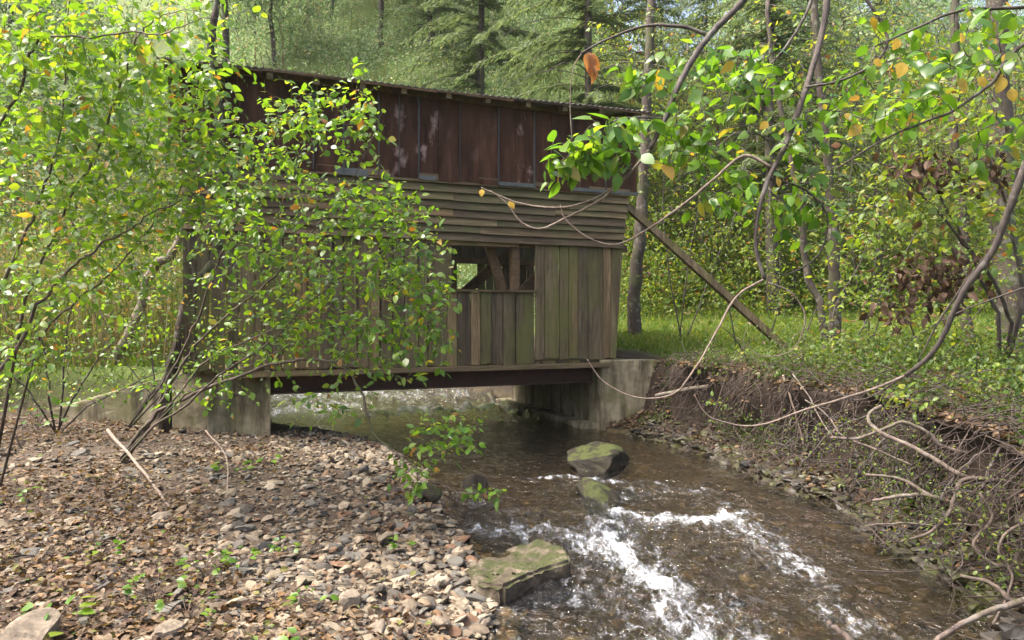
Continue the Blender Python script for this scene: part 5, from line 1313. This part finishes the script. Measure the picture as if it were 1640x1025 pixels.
root_('knotted root low on the bank right of the S-shaped root', [(1570, 790, 4.9), (1590, 830, 4.85), (1560, 872, 4.8), (1600, 905, 4.7), (1650, 915, 4.7)], .010, .014, 12)
root_('yellowish stick hanging down the bank from the brace foot', [(1252, 601, 7.6), (1271, 655, 7.4), (1289, 719, 7.3)], .011, .008, 13, 'hanging_stick', 'stick', 'vine', None)
root_('fallen grey log lying along the top of the right bank', [(1405, 626, 7.0), (1475, 642, 6.9), (1534, 653, 6.8), (1600, 668, 6.7)], .04, .05, 14, 'fallen_log', 'log', 'root', None)
root_('orange-brown stick jutting from the bank beside the right abutment', [(1050, 634, 9.7), (1095, 626, 9.5), (1140, 618, 9.3)], .022, .032, 15, 'broken_stick', 'stick', 'root', None)
root_('stub of broken wood poking up at the bottom edge in the water', [(1380, 1045, 3.75), (1350, 1012, 3.8), (1326, 994, 3.85)], .018, .012, 16, 'broken_stick', 'stick', 'root', None)
root_('pale dry stick lying on the gravel beside the foot of the leaning shrub', [(172, 688, 7.4), (200, 720, 7.0), (245, 775, 6.2), (272, 812, 5.7)], .018, .010, 17, 'fallen_stick', 'stick', 'vine', None)
root_('crooked pale stick standing in the middle of the gravel bar', [(330, 690, 7.2), (362, 735, 6.6), (364, 790, 6.2), (350, 840, 5.6)], .008, .005, 18, 'fallen_stick', 'stick', 'vine', None)
# ------------------------------------------------------------------ seedlings on the gravel
def seedling(label, px, py, z, n, s, seed, h=.1):
    rg = np.random.default_rng(seed); b = onz(px, py, z); b[2] = ground(b[0], b[1])
    root = thing('seedling', label, 'plant', b, 0, 'seedlings on the gravel'); sm, acc = MB(), ([], [], [], [])
    for k in range(n):
        a = rg.uniform(0, 6.28); tip = np.array((math.cos(a) * h * .9, math.sin(a) * h * .9, h * rg.uniform(.5, 1.2)))
        P = smooth([np.zeros(3), tip * (.3, .3, .6), tip], 3); sm.tube(P, .0018, 4)
        acc[0].append(tip); acc[1].append(tip * (1, 1, .1) + rg.normal(0, .02, 3)); acc[2].append(np.array((0, -.35, 1)) + rg.normal(0, .3, 3)); acc[3].append(s * rg.uniform(.6, 1.2))
    q = sm.build('stem', MAT['bark'], root); q['kind'] = 'stuff'
    mb = MB(); flush(acc, mb, T_leaf(.33, .12, .2, 4)); mb.build('foliage', MAT['leaf'], root, True)
for i, (px, py, n, s, h, lab) in enumerate((
    (88, 945, 8, .055, .09, 'seedling with arrow-shaped leaves in the lower left above the pale slab'), (165, 855, 8, .05, .08, 'seedling left of the cream block-shaped stone'), (372, 752, 10, .06, .1, 'seedling with upright leaves below the left abutment'),
    (60, 985, 6, .06, .06, 'seedling leaning over the pale slab in the corner'), (500, 960, 7, .05, .09, 'tall seedling among the large stones near the bottom'), (300, 925, 14, .035, .1, 'sprawling seedling patch in the middle foreground'),
    (330, 875, 16, .04, .1, 'wide seedling patch behind the sprawling one'), (250, 905, 12, .035, .1, 'seedling patch left of the sprawling one'), (380, 860, 10, .04, .08, 'seedling right of the wide patch'), (500, 900, 9, .04, .08, 'small seedling left of the broad buff stone'),
    (455, 835, 9, .035, .06, 'little seedling beside the dark rounded stone'), (430, 735, 8, .045, .06, 'seedling on the rise before the bridge opening'), (640, 820, 6, .045, .06, 'seedling by the dark wedge stone'),
    (35, 730, 18, .07, .28, 'big-leaved plant at the left edge of the gravel'), (60, 700, 18, .07, .3, 'taller big-leaved plant behind the one at the left edge'), (20, 800, 8, .05, .1, 'seedling in brown leaves at the left edge'))):
    seedling(lab, px, py, .25, n + 3, s * 1.35, 200 + i, h * 1.3)

# ------------------------------------------------------------------ the hazy air of the hollow
hz = MB().box((0, 50, 21), (290, 230, 54)).build('haze', None)
m, nt = mat('haze')
vp = N(nt, 'VolumePrincipled', Color=(0.93, 0.96, 0.92, 1), Density=0.0004, Anisotropy=0.3)
nt.nodes.new('ShaderNodeOutputMaterial')
nt.links.new(vp.outputs[0], nt.nodes['Material Output'].inputs['Volume'])
hz.data.materials.append(m); tag(hz, kind='stuff')
